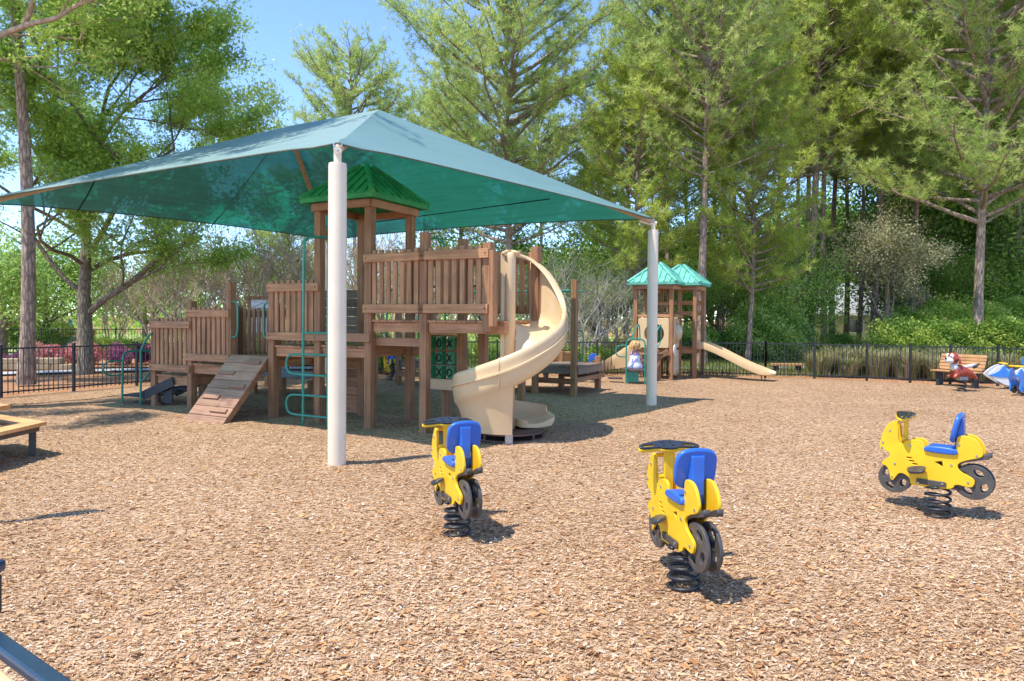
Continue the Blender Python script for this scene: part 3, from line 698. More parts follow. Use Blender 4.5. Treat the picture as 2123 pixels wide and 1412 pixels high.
tube_part('overhead_bar', [(0, 0, 2.2), (-3.0, 0, 2.2)], .018, bw); tube_part('overhead_bar', [(0, .5, 2.2), (-3.0, .5, 2.2)], .018, bw)
handle((.06, .05, 1.36), (.06, .05, .72), (.10, .06, 0), bw)
bw2 = bpy.data.objects.new('boardwalk', None); link(bw2, pg); bw2.matrix_local = inv @ (Matrix.Translation((-2.70, 16.35, 0)) @ Matrix.Rotation(RZ, 4, 'Z'))
post(0, 0, 1.9, par=bw2); post(1.0, 0, 1.9, par=bw2); post(0, 1.0, .8, par=bw2); post(1, 1, .8, par=bw2); deck(.06, .94, -.05, 1.0, .60, 6, darkwood, par=bw2)
MB().box(.06, 1.2, -.08, -.04, .22, .34).build('side_board', woodx, bw2, .005)
handle((.5, -.03, 1.5), (.5, -.03, 1.0), (.1, 0, 0), bw2)
# ------------------------------------------------------------------ small playset
ps = empty('small_playset', (4.22, 18.2, 0), RZ, 'small wooden playset with two faded teal roofs and tan slides in front of the pines', 'playset')
S2 = .10
for x, y, z in ((0, 0, 2.5), (-G, 0, 2.5), (0, .86, 2.5), (-G, .9, 2.5), (.43, .80, 2.5), (-.55, 1.02, 2.5), (.43, 1.75, 2.5), (-.55, 1.75, 2.5)): post(x, y, z, par=ps, s=S2)
hip_roof(ps, -G/2, .44, .66, 2.60, 3.12, roofteal, 2.47, G); hip_roof(ps, -.06, 1.28, .66, 2.605, 3.11, roofteal, 2.47, G)
deck(-G+.05, -.05, .0, .86, .82, 6, woody, par=ps); deck(-.5, .38, .96, 1.7, .84, 5, woody, par=ps)
def board(x0, x1, y0, y1, z0, z1, mt=woodx, name='guard_board', par=ps): return MB().box(x0, x1, y0, y1, z0, z1).build(name, mt, par, .004, seg=1)
for z in (1.70, 2.0): board(-.9, -.05, .915, .95, z, z+.10)
board(-G+.05, -.05, -.03, .0, 1.66, 1.74); board(.055, .09, .06, .8, 1.66, 1.74, woody); board(-.5, .38, 1.72, 1.76, 1.72, 1.84); board(-.5, .38, 1.72, 1.76, 2.02, 2.14)
MX2 = Matrix(((1, 0, 0, 0), (0, 0, -1, 0), (0, 1, 0, 0), (0, 0, 0, 1)))
MY2 = Matrix(((0, 0, 1, 0), (1, 0, 0, 0), (0, 1, 0, 0), (0, 0, 0, 1)))
plate('crawl_panel', tanpl, [rrect(-.90, -.06, .84, 1.64, .05), circ(-.46, 1.22, .27)], .04, Matrix.Translation((0, -.01, 0)) @ MX2, ps, .008)
tun = MB()
for i in range(13):
    pass
tunv = [(r*math.cos(2*PI*k/24)-.46, y, r*math.sin(2*PI*k/24)+1.22) for (r, y) in ((.27, 0), (.27, .35), (.27, .7)) for k in range(24)]
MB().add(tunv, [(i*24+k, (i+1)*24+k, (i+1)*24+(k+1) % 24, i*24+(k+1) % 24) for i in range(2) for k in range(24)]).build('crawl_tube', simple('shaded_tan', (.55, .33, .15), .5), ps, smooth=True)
bp = plate('bubble_panel', tanpl, [rrect(.10, .76, .84, 1.64, .05)], .04, MY2, ps, .008)
bub = MB(); bub.ball((.03, .43, 1.26), (.16, .19, .25), 20, 14); bub.build('bubble', simple('clear_bubble', (.50, .40, .26), .25), bp, smooth=True)
MB().tube([(.03+.0, .43+.235*math.cos(2*PI*k/20), 1.26+.30*math.sin(2*PI*k/20)) for k in range(20)], .018, 6, closed=True).build('bubble_ring', tanpl, bp, smooth=True)
fp = plate('maze_panel', tanpl, [rrect(.10, .76, .12, .78, .03)], .04, MY2, ps, .006)
whitel = simple('cream_line', (.75, .72, .66), .5)
m = MB()
for k, (cy_, cz_, r_) in enumerate(((.30, .55, .10), (.52, .58, .10), (.38, .36, .10), (.58, .34, .09), (.44, .70, .07), (.28, .24, .06))):
    m.tube([(.03, cy_+r_*math.cos(a*PI/8)*(1+.2*math.sin(a*3)), cz_+r_*math.sin(a*PI/8)) for a in range(16)], .006, 5, closed=True)
m.build('raised_line', whitel, fp)
MB().tube([(-.0, -.07+.0, .70)]*1+[(.0, -.07, .70)], .01, 6) if False else None
wh = MB(); wh.tube([(.08, .06+.10*math.cos(a*PI/10), .80+.14*math.sin(a*PI/10)) for a in range(20)], .018, 6, closed=True); wh.tube([(.08, -.04, .80), (.08, .16, .80)], .014, 6); wh.tube([(.08, .06, .66), (.08, .06, .94)], .014, 6)
wh.build('toy_wheel', whitel, ps, smooth=True)
def slide(name, p0, dirv, length, z0, z1, w, par, skirt=False, curve=0):
    d = Vector(dirv).normalized(); s_ = Vector((-d.y, d.x, 0)); vs = []; N = 26
    p = Vector(p0); ang = 0
    for i in range(N+1):
        t = i/N
        if t < .08: z = z0
        elif t < .86: z = z0+(z1-z0)*(3*((t-.08)/.78)**2-2*((t-.08)/.78)**3)*.35+(z1-z0)*((t-.08)/.78)*.65
        else: z = z1-.01*(t-.86)
        rim = .15 if t < .86 else .15-.11*(t-.86)/.14
        if i:
            ang = curve*t; dd = Matrix.Rotation(ang, 3, 'Z') @ d; p = p+dd*length/N; ss = Matrix.Rotation(ang, 3, 'Z') @ s_
        else: dd, ss = d, s_
        zb = min(z-.05, .08+(z-.05)*.3) if skirt else z-.05
        for (a, h) in ((-w/2-.04, rim-.03), (-w/2-.03, rim), (-w/2+.005, rim), (-w/2+.02, .04), (-w/2+.07, 0), (w/2-.07, 0), (w/2-.02, .04), (w/2-.005, rim), (w/2+.03, rim), (w/2+.04, rim-.03), (w/2+.02, -.03), (w/2-.03, None), (-w/2+.03, None), (-w/2-.02, -.03)):
            vs.append(p+ss*a+Vector((0, 0, zb if h is None else z+h)))
    n = 14; fs = [(i*n+k, (i+1)*n+k, (i+1)*n+(k+1) % n, i*n+(k+1) % n) for i in range(N) for k in range(n)]+[tuple(range(n))[::-1], tuple(N*n+k for k in range(n))]
    o = MB().add(vs, fs).build(name, tanpl, par, smooth=True); o.modifiers.new('es', 'EDGE_SPLIT').split_angle = math.radians(40); return o
s1 = slide('slide', (.46, 1.28, 0), (1, -.12, 0), 2.0, .84, .20, .42, ps)
m = MB(); m.tube([(2.15, .93, -.02), (2.15, .93, .16)], .015, 6); m.tube([(2.2, 1.2, -.02), (2.2, 1.2, .16)], .015, 6); m.build('slide_foot', black, s1)
slide('slide', (-.95, .45, 0), (-1, .35, 0), 1.35, .80, .26, .42, ps, skirt=True, curve=.5)
for x0, z0 in ((-.35, 0), ):
    MB().beam((-.7, -.02, .80), (-.2, -.75, .10), .3, .04).build('stair_board', woody, ps, .005) if False else None
# transfer platform, steps, green rails at the near left of the playset
T0 = inv2 = (Matrix.Translation((4.22, 18.2, 0)) @ Matrix.Rotation(RZ, 4, 'Z')).inverted()
tr_ = bpy.data.objects.new('transfer_steps', None); link(tr_, ps); tr_.matrix_local = T0 @ Matrix.Translation((3.08, 17.35, 0))
plate('step_platform', simple('brown_coated_deck', (.11, .07, .06), .6, var=.2), [rrect(-.26, .26, -.25, .30, .03)], .06, Matrix.Translation((0, 0, .33)), tr_, .008)
MB().box(-.22, .10, -.16, -.13, .03, .29).build('side_panel', green, tr_, .004)
MB().box(-.62, -.28, -.1, .25, .09, .13).build('lower_step', simple('brown_coated_step', (.10, .065, .055), .6), tr_, .005)
for k in range(4): MB().box(.0+.16*k, .42+.16*k, .30+.12*k, .42+.12*k, .36+.105*k, .38+.105*k).build('step', blackm, tr_, .004)
tube_part('handrail', [(-.235, -.27, -.02), (-.235, -.27, .98), (-.22, -.27, 1.06), (-.12, -.27, 1.12), (.12, -.27, 1.12), (.22, -.27, 1.06), (.235, -.27, .98), (.235, -.27, -.02)], .019, tr_, sm=3)
tube_part('side_loop', [(-.235, -.27, .95), (-.38, -.27, .95), (-.47, -.27, .92), (-.50, -.27, .81), (-.47, -.27, .70), (-.38, -.27, .67), (-.235, -.27, .67)], .016, tr_, sm=3)
for z in (.95, .67): tube_part('side_loop', [(.235, -.27, z), (.50, -.24, z)], .016, tr_)
tube_part('upper_rail', [(.02, .35, .95), (.02, .35, 1.18), (.05, .38, 1.25), (.20, .55, 1.46), (.24, .58, 1.47), (.26, .55, 1.10), (.22, .45, 1.04), (.05, .25, .80)], .017, tr_, sm=2)
tube_part('upper_rail', [(.55, .0, .80), (.72, .2, 1.05), (.74, .22, 1.12), (.73, .24, 1.46), (.70, .2, 1.47), (.60, .1, 1.3)], .017, tr_, sm=2)
MB().box(-.98, -.06, -.28, -.24, .55, .78).build('access_board', woodx, ps, .005) if False else None
MB().beam((-.05, -.10, .76), (-.55, -.45, .40), .04, .14).build('ramp_side', woodx, ps, .005); MB().beam((-.30, -.02, .74), (-.75, -.35, .38), .04, .14).build('ramp_side', woodx, ps, .005)
post(-.25, -.25, .58, par=ps, s=.08)
MB().tube([(.43, .85, 1.45), (.43, 1.7, 1.45)], .014, 6).build('grab_bar', green, ps)

# ------------------------------------------------------------------ the child on the step
def mat_skin():
    m, t, b = nt('skin'); b.inputs['Base Color'].default_value = (.60, .34, .23, 1); b.inputs['Roughness'].default_value = .5; b.inputs['Subsurface Weight'].default_value = .1; b.inputs['Subsurface Scale'].default_value = .02; return m
skin = mat_skin()
hairm = simple('blond_hair', (.62, .40, .17), .55, var=.35, scale=40); dressm = simple('white_and_violet_cotton', (.62, .64, .78), .8, var=.25, scale=14); navy = simple('navy_cloth', (.05, .05, .13), .8)
def skinned(name, nodes, edges, mat, parent, root=0, sub=2):
    me = bpy.data.meshes.new(name); me.from_pydata([n[:3] for n in nodes], edges, []); me.materials.append(mat)
    o = bpy.data.objects.new(name, me); link(o, parent); sk = o.modifiers.new('skin', 'SKIN')
    ly = me.skin_vertices[0] if me.skin_vertices else None
    if ly is None:
        bm_ = __import__('bmesh').new(); bm_.from_mesh(me); bm_.verts.layers.skin.verify(); bm_.to_mesh(me); bm_.free(); ly = me.skin_vertices[0]
    for i, n in enumerate(nodes): ly.data[i].radius = (n[3], n[4] if len(n) > 4 else n[3]); ly.data[i].use_root = (i == root)
    s = o.modifiers.new('sub', 'SUBSURF'); s.levels = s.render_levels = sub; sk.use_smooth_shade = True
    return o
person = empty('person', (3.10, 17.33, .36), math.radians(62), 'blond child in a white and violet sundress sitting on the playset step, back turned', 'person')
# local axes: x = forward, y = left, z up; pelvis on the platform
K = .78
N_ = [(0, 0, .09, .085), (.01, 0, .20, .075), (.02, 0, .32, .085), (.03, 0, .40, .07), (.035, 0, .455, .032), (.05, 0, .50, .05), (.06, 0, .565, .078), (.055, 0, .63, .065),
      (.03, .10, .385, .034), (.07, .145, .27, .027), (.17, .12, .17, .021), (.205, .105, .15, .018),
      (.03, -.10, .385, .034), (.09, -.15, .28, .027), (.19, -.10, .20, .021), (.225, -.085, .185, .018),
      (.06, .065, .075, .062), (.24, .09, .10, .045), (.27, .09, -.08, .034), (.28, .09, -.22, .024), (.34, .10, -.25, .020),
      (.06, -.065, .075, .062), (.23, -.08, .14, .045), (.29, -.08, -.04, .034), (.31, -.08, -.20, .024), (.37, -.08, -.235, .020), (.145, 0, .575, .012)]
E_ = [(0, 1), (1, 2), (2, 3), (3, 4), (4, 5), (5, 6), (6, 7), (3, 8), (8, 9), (9, 10), (10, 11), (3, 12), (12, 13), (13, 14), (14, 15), (0, 16), (16, 17), (17, 18), (18, 19), (19, 20), (0, 21), (21, 22), (22, 23), (23, 24), (24, 25), (6, 26)]
for wv in (11, 15):
    w = N_[wv]; sgn = 1 if w[1] > 0 else -1
    for k, (dy, ln) in enumerate(((.018, .035), (.008, .042), (-.003, .044), (-.013, .038))):
        i = len(N_); N_.append((w[0]+.022, w[1]+dy*sgn, w[2]-.004, .0065)); N_.append((w[0]+.022+ln*.8, w[1]+dy*1.2*sgn, w[2]-.016, .005)); E_ += [(wv, i), (i, i+1)]
    i = len(N_); N_.append((w[0]+.012, w[1]-.028*sgn, w[2]+.002, .0065)); N_.append((w[0]+.032, w[1]-.036*sgn, w[2]-.006, .005)); E_ += [(wv, i), (i, i+1)]
body = skinned('body', N_, E_, skin, person)
def loft(name, rings, mat, par, n=22):
    vs = []; fs = []
    for (z, rx, ry, cx) in rings:
        for k in range(n): a = 2*PI*k/n; w = 1+.05*math.sin(a*7+z*20); vs.append((cx+rx*w*math.cos(a), ry*w*math.sin(a), z))
    for i in range(len(rings)-1):
        for k in range(n): fs.append((i*n+k, i*n+(k+1) % n, (i+1)*n+(k+1) % n, (i+1)*n+k))
    fs += [tuple(range(n))[::-1], tuple((len(rings)-1)*n+k for k in range(n))]
    return MB().add(vs, fs).build(name, mat, par, smooth=True)
dress = loft('dress', [(.0, .20, .17, .05), (.04, .22, .185, .055), (.09, .20, .175, .045), (.14, .15, .155, .02), (.20, .115, .135, .01), (.27, .11, .13, .012), (.33, .105, .125, .018), (.36, .095, .115, .02)], dressm, person)
violet = simple('violet_trim', (.16, .12, .42), .7)
MB().tube([(.02+.10*math.cos(k*PI/10), .122*math.sin(k*PI/10), .352) for k in range(20)], .013, 6, closed=True).build('trim', violet, dress, smooth=True)
for s_ in (1, -1): MB().tube(smooth_line([(-.06, .05*s_, .35), (-.045, .055*s_, .42), (.03, .055*s_, .455), (.09, .05*s_, .40), (.105, .045*s_, .35)], 2), .009, 6).build('strap', violet, dress, smooth=True)
MB().tube([(-.125, .02, .05), (-.118, .03, .14), (-.10, .01, .25)], .014, 6).build('fold_stripe', violet, dress, smooth=True)
m = MB(); m.ball((.045, 0, .60), (.088, .085, .092), 16, 12)
rr = random.Random(3)
for k in range(170):
    a = rr.uniform(PI*.45, PI*1.55); el = rr.uniform(-.2, 1.35); p = Vector((.045+.088*math.cos(a)*math.cos(el), .085*math.sin(a)*math.cos(el), .60+.09*math.sin(el)))
    out = (p-Vector((.045, 0, .60))).normalized(); L_ = rr.uniform(.05, .13)
    q = p+out*.03+Vector((rr.uniform(-.02, .02), rr.uniform(-.03, .03), -.01)); r_ = q+Vector((-.025+rr.uniform(-.02, .01), rr.uniform(-.035, .035), -L_)); m.tube([p, q, r_], [.010, .010, .003], 5)
m.build('hair', hairm, person, smooth=True)
m = MB()
for s_ in (1, -1): m.ball((.132, .028*s_, .585), .008, 8, 6)
m.build('eyes', black, body); MB().tube([(.138, .02, .535), (.143, 0, .532), (.138, -.02, .535)], .004, 6).build('mouth', simple('lips', (.5, .15, .12), .5), body)

# ------------------------------------------------------------------ spring riders
def spring(par, r=.098, turns=4.0, z0=0.0, z1=.30, wire=.0115, name='spring'):
    m = MB(); n = int(turns*20); m.tube([(r*math.cos(i*2*PI/20)*(1-.08*i/n), r*math.sin(i*2*PI/20)*(1-.08*i/n), z0+(z1-z0)*i/n) for i in range(n+1)], wire, 8)
    return m.build(name, black, par, smooth=True)
def prof(x, y):          # pixel of the enlarged side view -> metres (forward, up)
    g = 1215+(x-800)*.21; sc_ = 1254+(x-800)*.13
    return ((790-x)/1400, (g-y)/sc_)
PB = [(305, 222), (245, 280), (205, 350), (182, 440), (178, 515), (250, 530), (290, 552), (293, 600), (240, 618), (198, 655), (215, 678), (262, 695), (290, 760), (300, 830), (330, 848), (360, 812), (390, 775), (430, 772), (478, 797), (512, 830), (522, 898), (585, 908), (700, 925), (895, 955), (960, 948), (985, 903), (1100, 938), (1145, 942), (1172, 905), (1165, 855), (1100, 812), (1030, 772), (1000, 725), (1008, 685), (1080, 655), (1235, 628), (1250, 580), (1222, 500), (1180, 440), (1120, 402), (1040, 390), (992, 400), (985, 470), (985, 548), (670, 540), (662, 470), (620, 432), (550, 424), (500, 428), (465, 442), (430, 470), (395, 460), (380, 400), (378, 280)]
PB2 = [prof(*p) for p in PB]
def motorbike(x, y, heading, label, sc_=1.0):
    r = empty('spring_motorcycle', (x, y, 0), heading, label, 'spring rider', 'yellow spring motorcycles'); r.scale = (sc_,)*3
    side = Matrix(((1, 0, 0, 0), (0, 0, -1, 0), (0, 1, 0, 0), (0, 0, 0, 1)))      # xy profile -> xz plane
    outline = smooth_loop(PB2, 1)[::-1]
    def holes():
        hs = []
        for cx, cy, a in ((503, 615, .02), (530, 650, .02), (566, 683, .022)):
            c = prof(cx, cy); hs.append(rrect(c[0]-.020, c[0]+.020, c[1]-.006, c[1]+.006, .005, 3))
        hs.append([prof(*p) for p in ((768, 662), (848, 655), (855, 720))]); return hs
    W = .062
    for s in (1, -1): plate('side_panel', yellow, [outline]+holes(), .020, Matrix.Translation((0, W*s, 0)) @ side, r, .004)
    def wheel(cx, cz, R, yy, par):
        lo = [circ(cx, cz, R, 48)]
        for k in range(4):
            a = 2*PI*k/4+.5; c, s = math.cos(a), math.sin(a)
            hp = [(R*.40, -R*.16), (R*.62, -R*.34), (R*.76, -R*.18), (R*.78, R*.12), (R*.62, R*.30), (R*.42, R*.12)]
            lo.append(smooth_loop([(cx+u*c-v*s, cz+u*s+v*c) for u, v in hp], 2))
        return plate('wheel', grey, lo, .022, Matrix.Translation((0, yy, 0)) @ side, par, .004)
    for s in (1, -1):
        wheel(.325, .245, .128, (W-.026)*s, r); wheel(-.255, .305, .142, (W-.024)*s, r)
    # steel core between the panels
    m = MB(); m.box(-.16, .06, -.07, .07, .225, .245); m.box(-.14, .06, -.012, .012, .244, .42); m.build('spring_mount', black, r)
    for ax, az, ar in ((0, .45, .012), (-.255, .305, .014), (.325, .245, .014), (.26, .60, .018), (.30, .73, .014)): MB().tube([(ax, -W, az), (ax, W, az)], ar, 8).build('cross_bar', yellow if az > .5 else black, r)
    MB().box(.235, .262, -.03, .03, .50, .765).build('handle_column', yellow, r, .005)
    st = bpy.data.objects.new('spacer', None)
    for s in (1, -1): plate('skid_strip', grey, [rrect(-.075, .145, .235, .280, .012)], .012, Matrix.Translation((0, (W+.018)*s, 0)) @ side, r, .003)
    tp_ = [prof(*p) for p in ((1000, 690), (1080, 660), (1240, 640), (1305, 632), (1312, 575), (1240, 590), (1080, 640), (1000, 670))]
    for s in (1, -1): plate('tail_strip', grey, [[(p[0], p[1]-.012) for p in tp_][::-1]], .04, Matrix.Translation((0, (W-.022)*s, 0)) @ side, r, .004)
    # handlebar plate: yellow below, black grip layer above
    H = [(-.0, -.235), (-.035, -.225), (-.045, -.16), (-.04, -.08), (-.075, -.05), (-.075, .05), (-.04, .08), (-.045, .16), (-.035, .225), (0, .235), (.04, .215), (.07, .12), (.085, 0), (.07, -.12), (.04, -.215)]
    H = [(u*.74-.12*abs(v), v*.90) for u, v in H]
    H = smooth_loop(H, 2)[::-1]
    slots = [[(u-.12*abs(v), v) for u, v in rrect(-.013, .014, a, b, .010, 4)] for a, b in ((-.185, -.095), (.095, .185))]
    tl = Matrix.Translation((.27, 0, .787)) @ Matrix.Rotation(math.radians(-17), 4, 'Y')
    plate('handlebar', yellow, [H], .020, tl, r, .004)
    hb = [circ(x_, y_, .010, 12) for x_, y_ in ((.02, -.03), (.02, .03), (-.025, -.03), (-.025, .03))]
    plate('grip_layer', simple('black_grip', (.02, .022, .03), .22, coat=.4), [[(a*.97, b*.985) for a, b in H]]+slots+hb, .012, tl @ Matrix.Translation((0, 0, .0175)), r, .003)
    # seat and backrest
    seat = [(-.155, .515), (-.15, .555), (-.12, .568), (0, .572), (.07, .565), (.095, .545), (.09, .52), (0, .512)]
    plate('seat', blue, [smooth_loop(seat, 1)], .19, side, r, .012)
    bk = bpy.data.objects.new('backrest', None); link(bk, r); bk.location = (-.135, 0, .735); bk.rotation_euler = (0, math.radians(-12), 0)
    M3 = Matrix(((0, 0, -1, 0), (1, 0, 0, 0), (0, 1, 0, 0), (0, 0, 0, 1)))
    shell = smooth_loop([(-.115, -.11), (-.125, .0), (-.115, .105), (0, .125), (.115, .105), (.125, 0), (.115, -.11), (0, -.125)], 2)
    shell = [(a*1.08, b*1.05) for a, b in shell]
    plate('back_shell', blue, [shell], .034, M3, bk, .014, 3)
    MB().add([(-.018, -.055, -.13), (-.018, .055, -.13), (-.016, -.045, .09), (-.016, .045, .09), (-.085, -.03, -.13), (-.085, .03, -.13), (-.028, -.04, .085), (-.028, .04, .085), (-.055, -.03, -.27), (-.055, .03, -.27), (.0, -.05, -.27), (.0, .05, -.27)],
             [(4, 5, 7, 6), (0, 4, 6, 2), (5, 1, 3, 7), (2, 6, 7, 3), (8, 9, 5, 4), (8, 4, 0, 10), (9, 11, 1, 5), (10, 11, 9, 8), (0, 2, 3, 1), (10, 0, 1, 11)]).build('back_bracket', blue, bk, .006)
    # foot pegs
    for s in (1, -1):
        P = plate('foot_rest', simple('black_foot_plastic', (.035, .04, .05), .3, coat=.3), [smooth_loop([(.055, .0), (.20, .0), (.19, .075), (.14, .10), (.08, .10), (.055, .08)][::(1 if s > 0 else 1)], 1)], .022,
                  Matrix.Translation((0.02, (W+.012)*s, .40)) @ Matrix.Rotation(math.radians(12), 4, 'Y') @ Matrix.Scale(s, 4, (0, 1, 0)) @ Matrix.Rotation(math.radians(-22), 4, 'X'), r, .004)
    # bolts
    for s in (1, -1):
        for bx_, bz_ in ((290, 322), (213, 445), (208, 498), (515, 487), (350, 670), (318, 806), (1013, 487), (996, 578), (1185, 606), (940, 700), (1107, 887), (608, 875), (858, 895)):
            c = prof(bx_, bz_); MB().tube([(c[0], (W+.008)*s, c[1]), (c[0], (W+(.028 if bz_ > 860 and bx_ < 900 else .016))*s, c[1])], .009, 8).build('bolt', steel, r)
    spring(r, z0=-.035, z1=.225, turns=4.3)
    return r
b3 = gp(1944, 1062)
motorbike(b3.x, b3.y, math.radians(136), 'yellow spring motorcycle on the right seen from its left side, front wheel pointing left')
b2 = gp(1418, 1208); motorbike(b2.x, b2.y, math.radians(101), 'nearest yellow spring motorcycle, in the middle foreground with its blue backrest facing the viewer')
b1 = gp(948, 1100); motorbike(b1.x, b1.y, math.radians(114), 'yellow spring motorcycle just in front of the base of the spiral slide')
b4 = gp(808, 788); motorbike(b4.x, b4.y, math.radians(118), 'small far yellow spring motorcycle by the back fence, seen through the deck posts', .82)

# dog rider
dg = empty('spring_dog', (10.43, 15.9, 0), math.radians(184), 'red brown and white dog spring rider in front of the slatted bench', 'spring rider'); dg.scale = (.95, 1.15, 1.13)
spring(dg, .09, 4, 0, .24, .012)
MB().box(-.10, .10, -.07, .07, .22, .30).build('spring_plate', steel, dg, .01)
D = [(-.20, 0, .43, .12), (0, 0, .42, .115), (.16, 0, .44, .12), (.21, 0, .52, .06), (.20, .08, .33, .05), (.30, .09, .27, .035), (.20, -.08, .33, .05), (.30, -.09, .27, .035),
     (-.22, .08, .32, .055), (-.30, .09, .24, .035), (-.22, -.08, .32, .055), (-.30, -.09, .24, .035), (-.24, 0, .25, .03)]
skinned('body', D[:12], [(0, 1), (1, 2), (2, 3), (2, 4), (4, 5), (2, 6), (6, 7), (0, 8), (8, 9), (0, 10), (10, 11)], redp, dg)
hd = MB().ball((.24, 0, .67), (.125, .125, .12), 18, 12).build('head', redp, dg, smooth=True)
MB().ball((.32, 0, .63), (.105, .10, .075), 16, 10).build('muzzle', white, hd, smooth=True)
MB().ball((.42, 0, .665), (.02, .028, .02), 10, 8).build('nose', black, hd, smooth=True)
for s in (1, -1):
    e = MB().ball((.315, .055*s, .71), (.045, .04, .06), 12, 8).build('eye', white, hd, smooth=True); MB().ball((.35, .068*s, .70), (.015, .015, .02), 8, 6).build('pupil', black, e, smooth=True)
    skinned('ear', [(.20, .09*s, .70, .03), (.17, .13*s, .62, .03), (.18, .13*s, .55, .018)], [(0, 1), (1, 2)], redp, hd, sub=1)
MB().ball((.21, 0, .49), (.075, .095, .09), 14, 10).build('bib', white, dg, smooth=True)
skinned('tail', [(-.28, 0, .47, .03), (-.36, 0, .50, .028), (-.44, 0, .57, .02)], [(0, 1), (1, 2)], black, dg, sub=1)
MB().tube([(.12, 0, .505), (-.05, 0, .487), (-.22, 0, .515), (-.34, 0, .545)], [.03, .035, .035, .02], 10).build('saddle_stripe', white, dg, smooth=True)
MB().tube([(.26, -.16, .60), (.26, .16, .60)], .012, 8).build('handle', black, dg)

# boat-shaped rider: white hull with a blue flash
wc = empty('spring_watercraft', (11.85, 16.35, 0), math.radians(176), 'white and blue jet ski spring rider standing by the fence at the right edge', 'spring rider')
W3 = [(.56, .34), (.50, .40), (.42, .48), (.30, .56), (.17, .60), (.14, .52), (.05, .46), (-.15, .42), (-.30, .48), (-.42, .60), (-.52, .60), (-.55, .40), (-.50, .24), (-.2, .12), (.1, .08), (.28, .17)]
for s in (1, -1):
    plate('hull_panel', white, [smooth_loop(W3, 1)[::-1]], .03, Matrix.Translation((0, .10*s, 0)) @ MX, wc, .006)
    plate('blue_flash', blueB, [smooth_loop([(.58, .335), (.44, .37), (.30, .44), (.22, .56), (.16, .58), (.13, .45), (.0, .36), (-.5, .35), (-.5, .29), (.2, .28)], 1)[::-1]], .014, Matrix.Translation((0, .122*s, 0)) @ MX, wc, .004)
    for k in range(4): MB().beam((.06, .118*s, .50-.04*k), (-.05, .118*s, .48-.04*k), .012, .014).build('stripe', blueB, wc)
plate('deck', white, [rrect(-.5, .3, -.09, .09, .03)], .03, Matrix.Translation((0, 0, .38)), wc, .006)
MB().tube([(.15, -.17, .61), (.20, 0, .625), (.15, .17, .61)], .022, 8).build('handlebar', yellow, wc, smooth=True)
MB().beam((.10, 0, .40), (.17, 0, .60), .05, .04).build('column', blueB, wc, .006)
plate('backrest', blueB, [rrect(-.10, .10, -.10, .10, .03)], .03, Matrix.Translation((-.36, 0, .68)) @ Matrix.Rotation(math.radians(-8), 4, 'Y') @ Matrix(((0, 0, -1, 0), (1, 0, 0, 0), (0, 1, 0, 0), (0, 0, 0, 1))), wc, .008)
spring(wc, .09, 3, 0, .14, .012)
# dolphin-like blue rider with yellow seat, half outside the photo
pr_ = gp(2112, 820)
br = empty('spring_tricycle', (pr_.x+.10, pr_.y, 0), math.radians(205), 'blue and yellow spring rider with dark wheel cut by the right edge of the photo', 'spring rider')
for s in (1, -1):
    plate('side_panel', blueB, [smooth_loop([(.34, .58), (.24, .60), (.05, .30), (-.30, .26), (-.36, .34), (-.42, .28), (-.36, .18), (.10, .18), (.20, .12), (.28, .08), (.33, .16), (.30, .26), (.40, .46)], 1)], .03, Matrix.Translation((0, .10*s, 0)) @ MX, br, .006)
    plate('wheel', black, [circ(.22, .14, .085, 28), circ(.22, .14, .03, 12)], .03, Matrix.Translation((0, .06*s, 0)) @ MX, br, .005)
    MB().ball((.10, .17*s, .17), (.09, .05, .03), 12, 8).build('foot_rest', blueB, br, smooth=True)
MB().tube([(.18+.06*math.cos(a*PI/10), .19*math.sin(a*PI/10), .64) for a in range(20)], .018, 8, closed=True).build('handle_ring', orange if False else yellow, br, smooth=True)
plate('seat', yellow, [rrect(-.30, .05, -.12, .12, .05)], .07, Matrix.Translation((0, 0, .34)), br, .015); plate('backrest', yellow, [rrect(-.13, .13, .36, .66, .05)], .05, Matrix.Translation((-.30, 0, 0)) @ MY2, br, .012)
spring(br, .11, 3.5, 0, .19, .014)
# duck rider (head above the slide) and the blue backrest by the boardwalk
dk_ = empty('spring_duck', (xy(1006, 17.6)[0], 17.6, 0), math.radians(-100), 'orange duck spring rider showing only its head behind the spiral slide', 'spring rider')
spring(dk_, .09, 3.5, 0, .22, .012); MB().ball((0, 0, .36), (.26, .14, .16), 16, 12).build('body', yellow, dk_, smooth=True)
h_ = MB().ball((.16, 0, .60), (.10, .10, .11), 16, 12).build('head', simple('orange_yellow', (.85, .38, .02), .4), dk_, smooth=True); MB().ball((.25, 0, .56), (.08, .06, .025), 12, 8).build('bill', orange, h_, smooth=True)
for s in (1, -1): MB().ball((.23, .05*s, .63), (.022, .025, .035), 8, 6).build('eye', black, h_, smooth=True)
MB().tube([(0, 0, .45), (.08, 0, .52), (.14, 0, .58)], [.09, .075, .07], 10).build('neck', yellow, dk_, smooth=True)
bx_, by_ = xy(1229, 17.3)
bs = empty('spring_rocker', (bx_, by_, 0), math.radians(95), 'deep blue high backed spring seat beyond the boardwalk near the back fence', 'spring rider')
spring(bs, .09, 3, 0, .18, .012)
plate('backrest', blue, [rrect(-.12, .12, .36, .74, .10), rrect(-.035, .035, .44, .58, .03)], .05, Matrix.Translation((-.10, 0, 0)) @ MY2, bs, .012)
plate('seat', blueB, [rrect(-.14, .20, -.13, .13, .05)], .06, Matrix.Translation((0, 0, .34)), bs, .012); MB().box(-.09, .09, -.08, .08, .18, .31).build('pedestal', black, bs, .01)

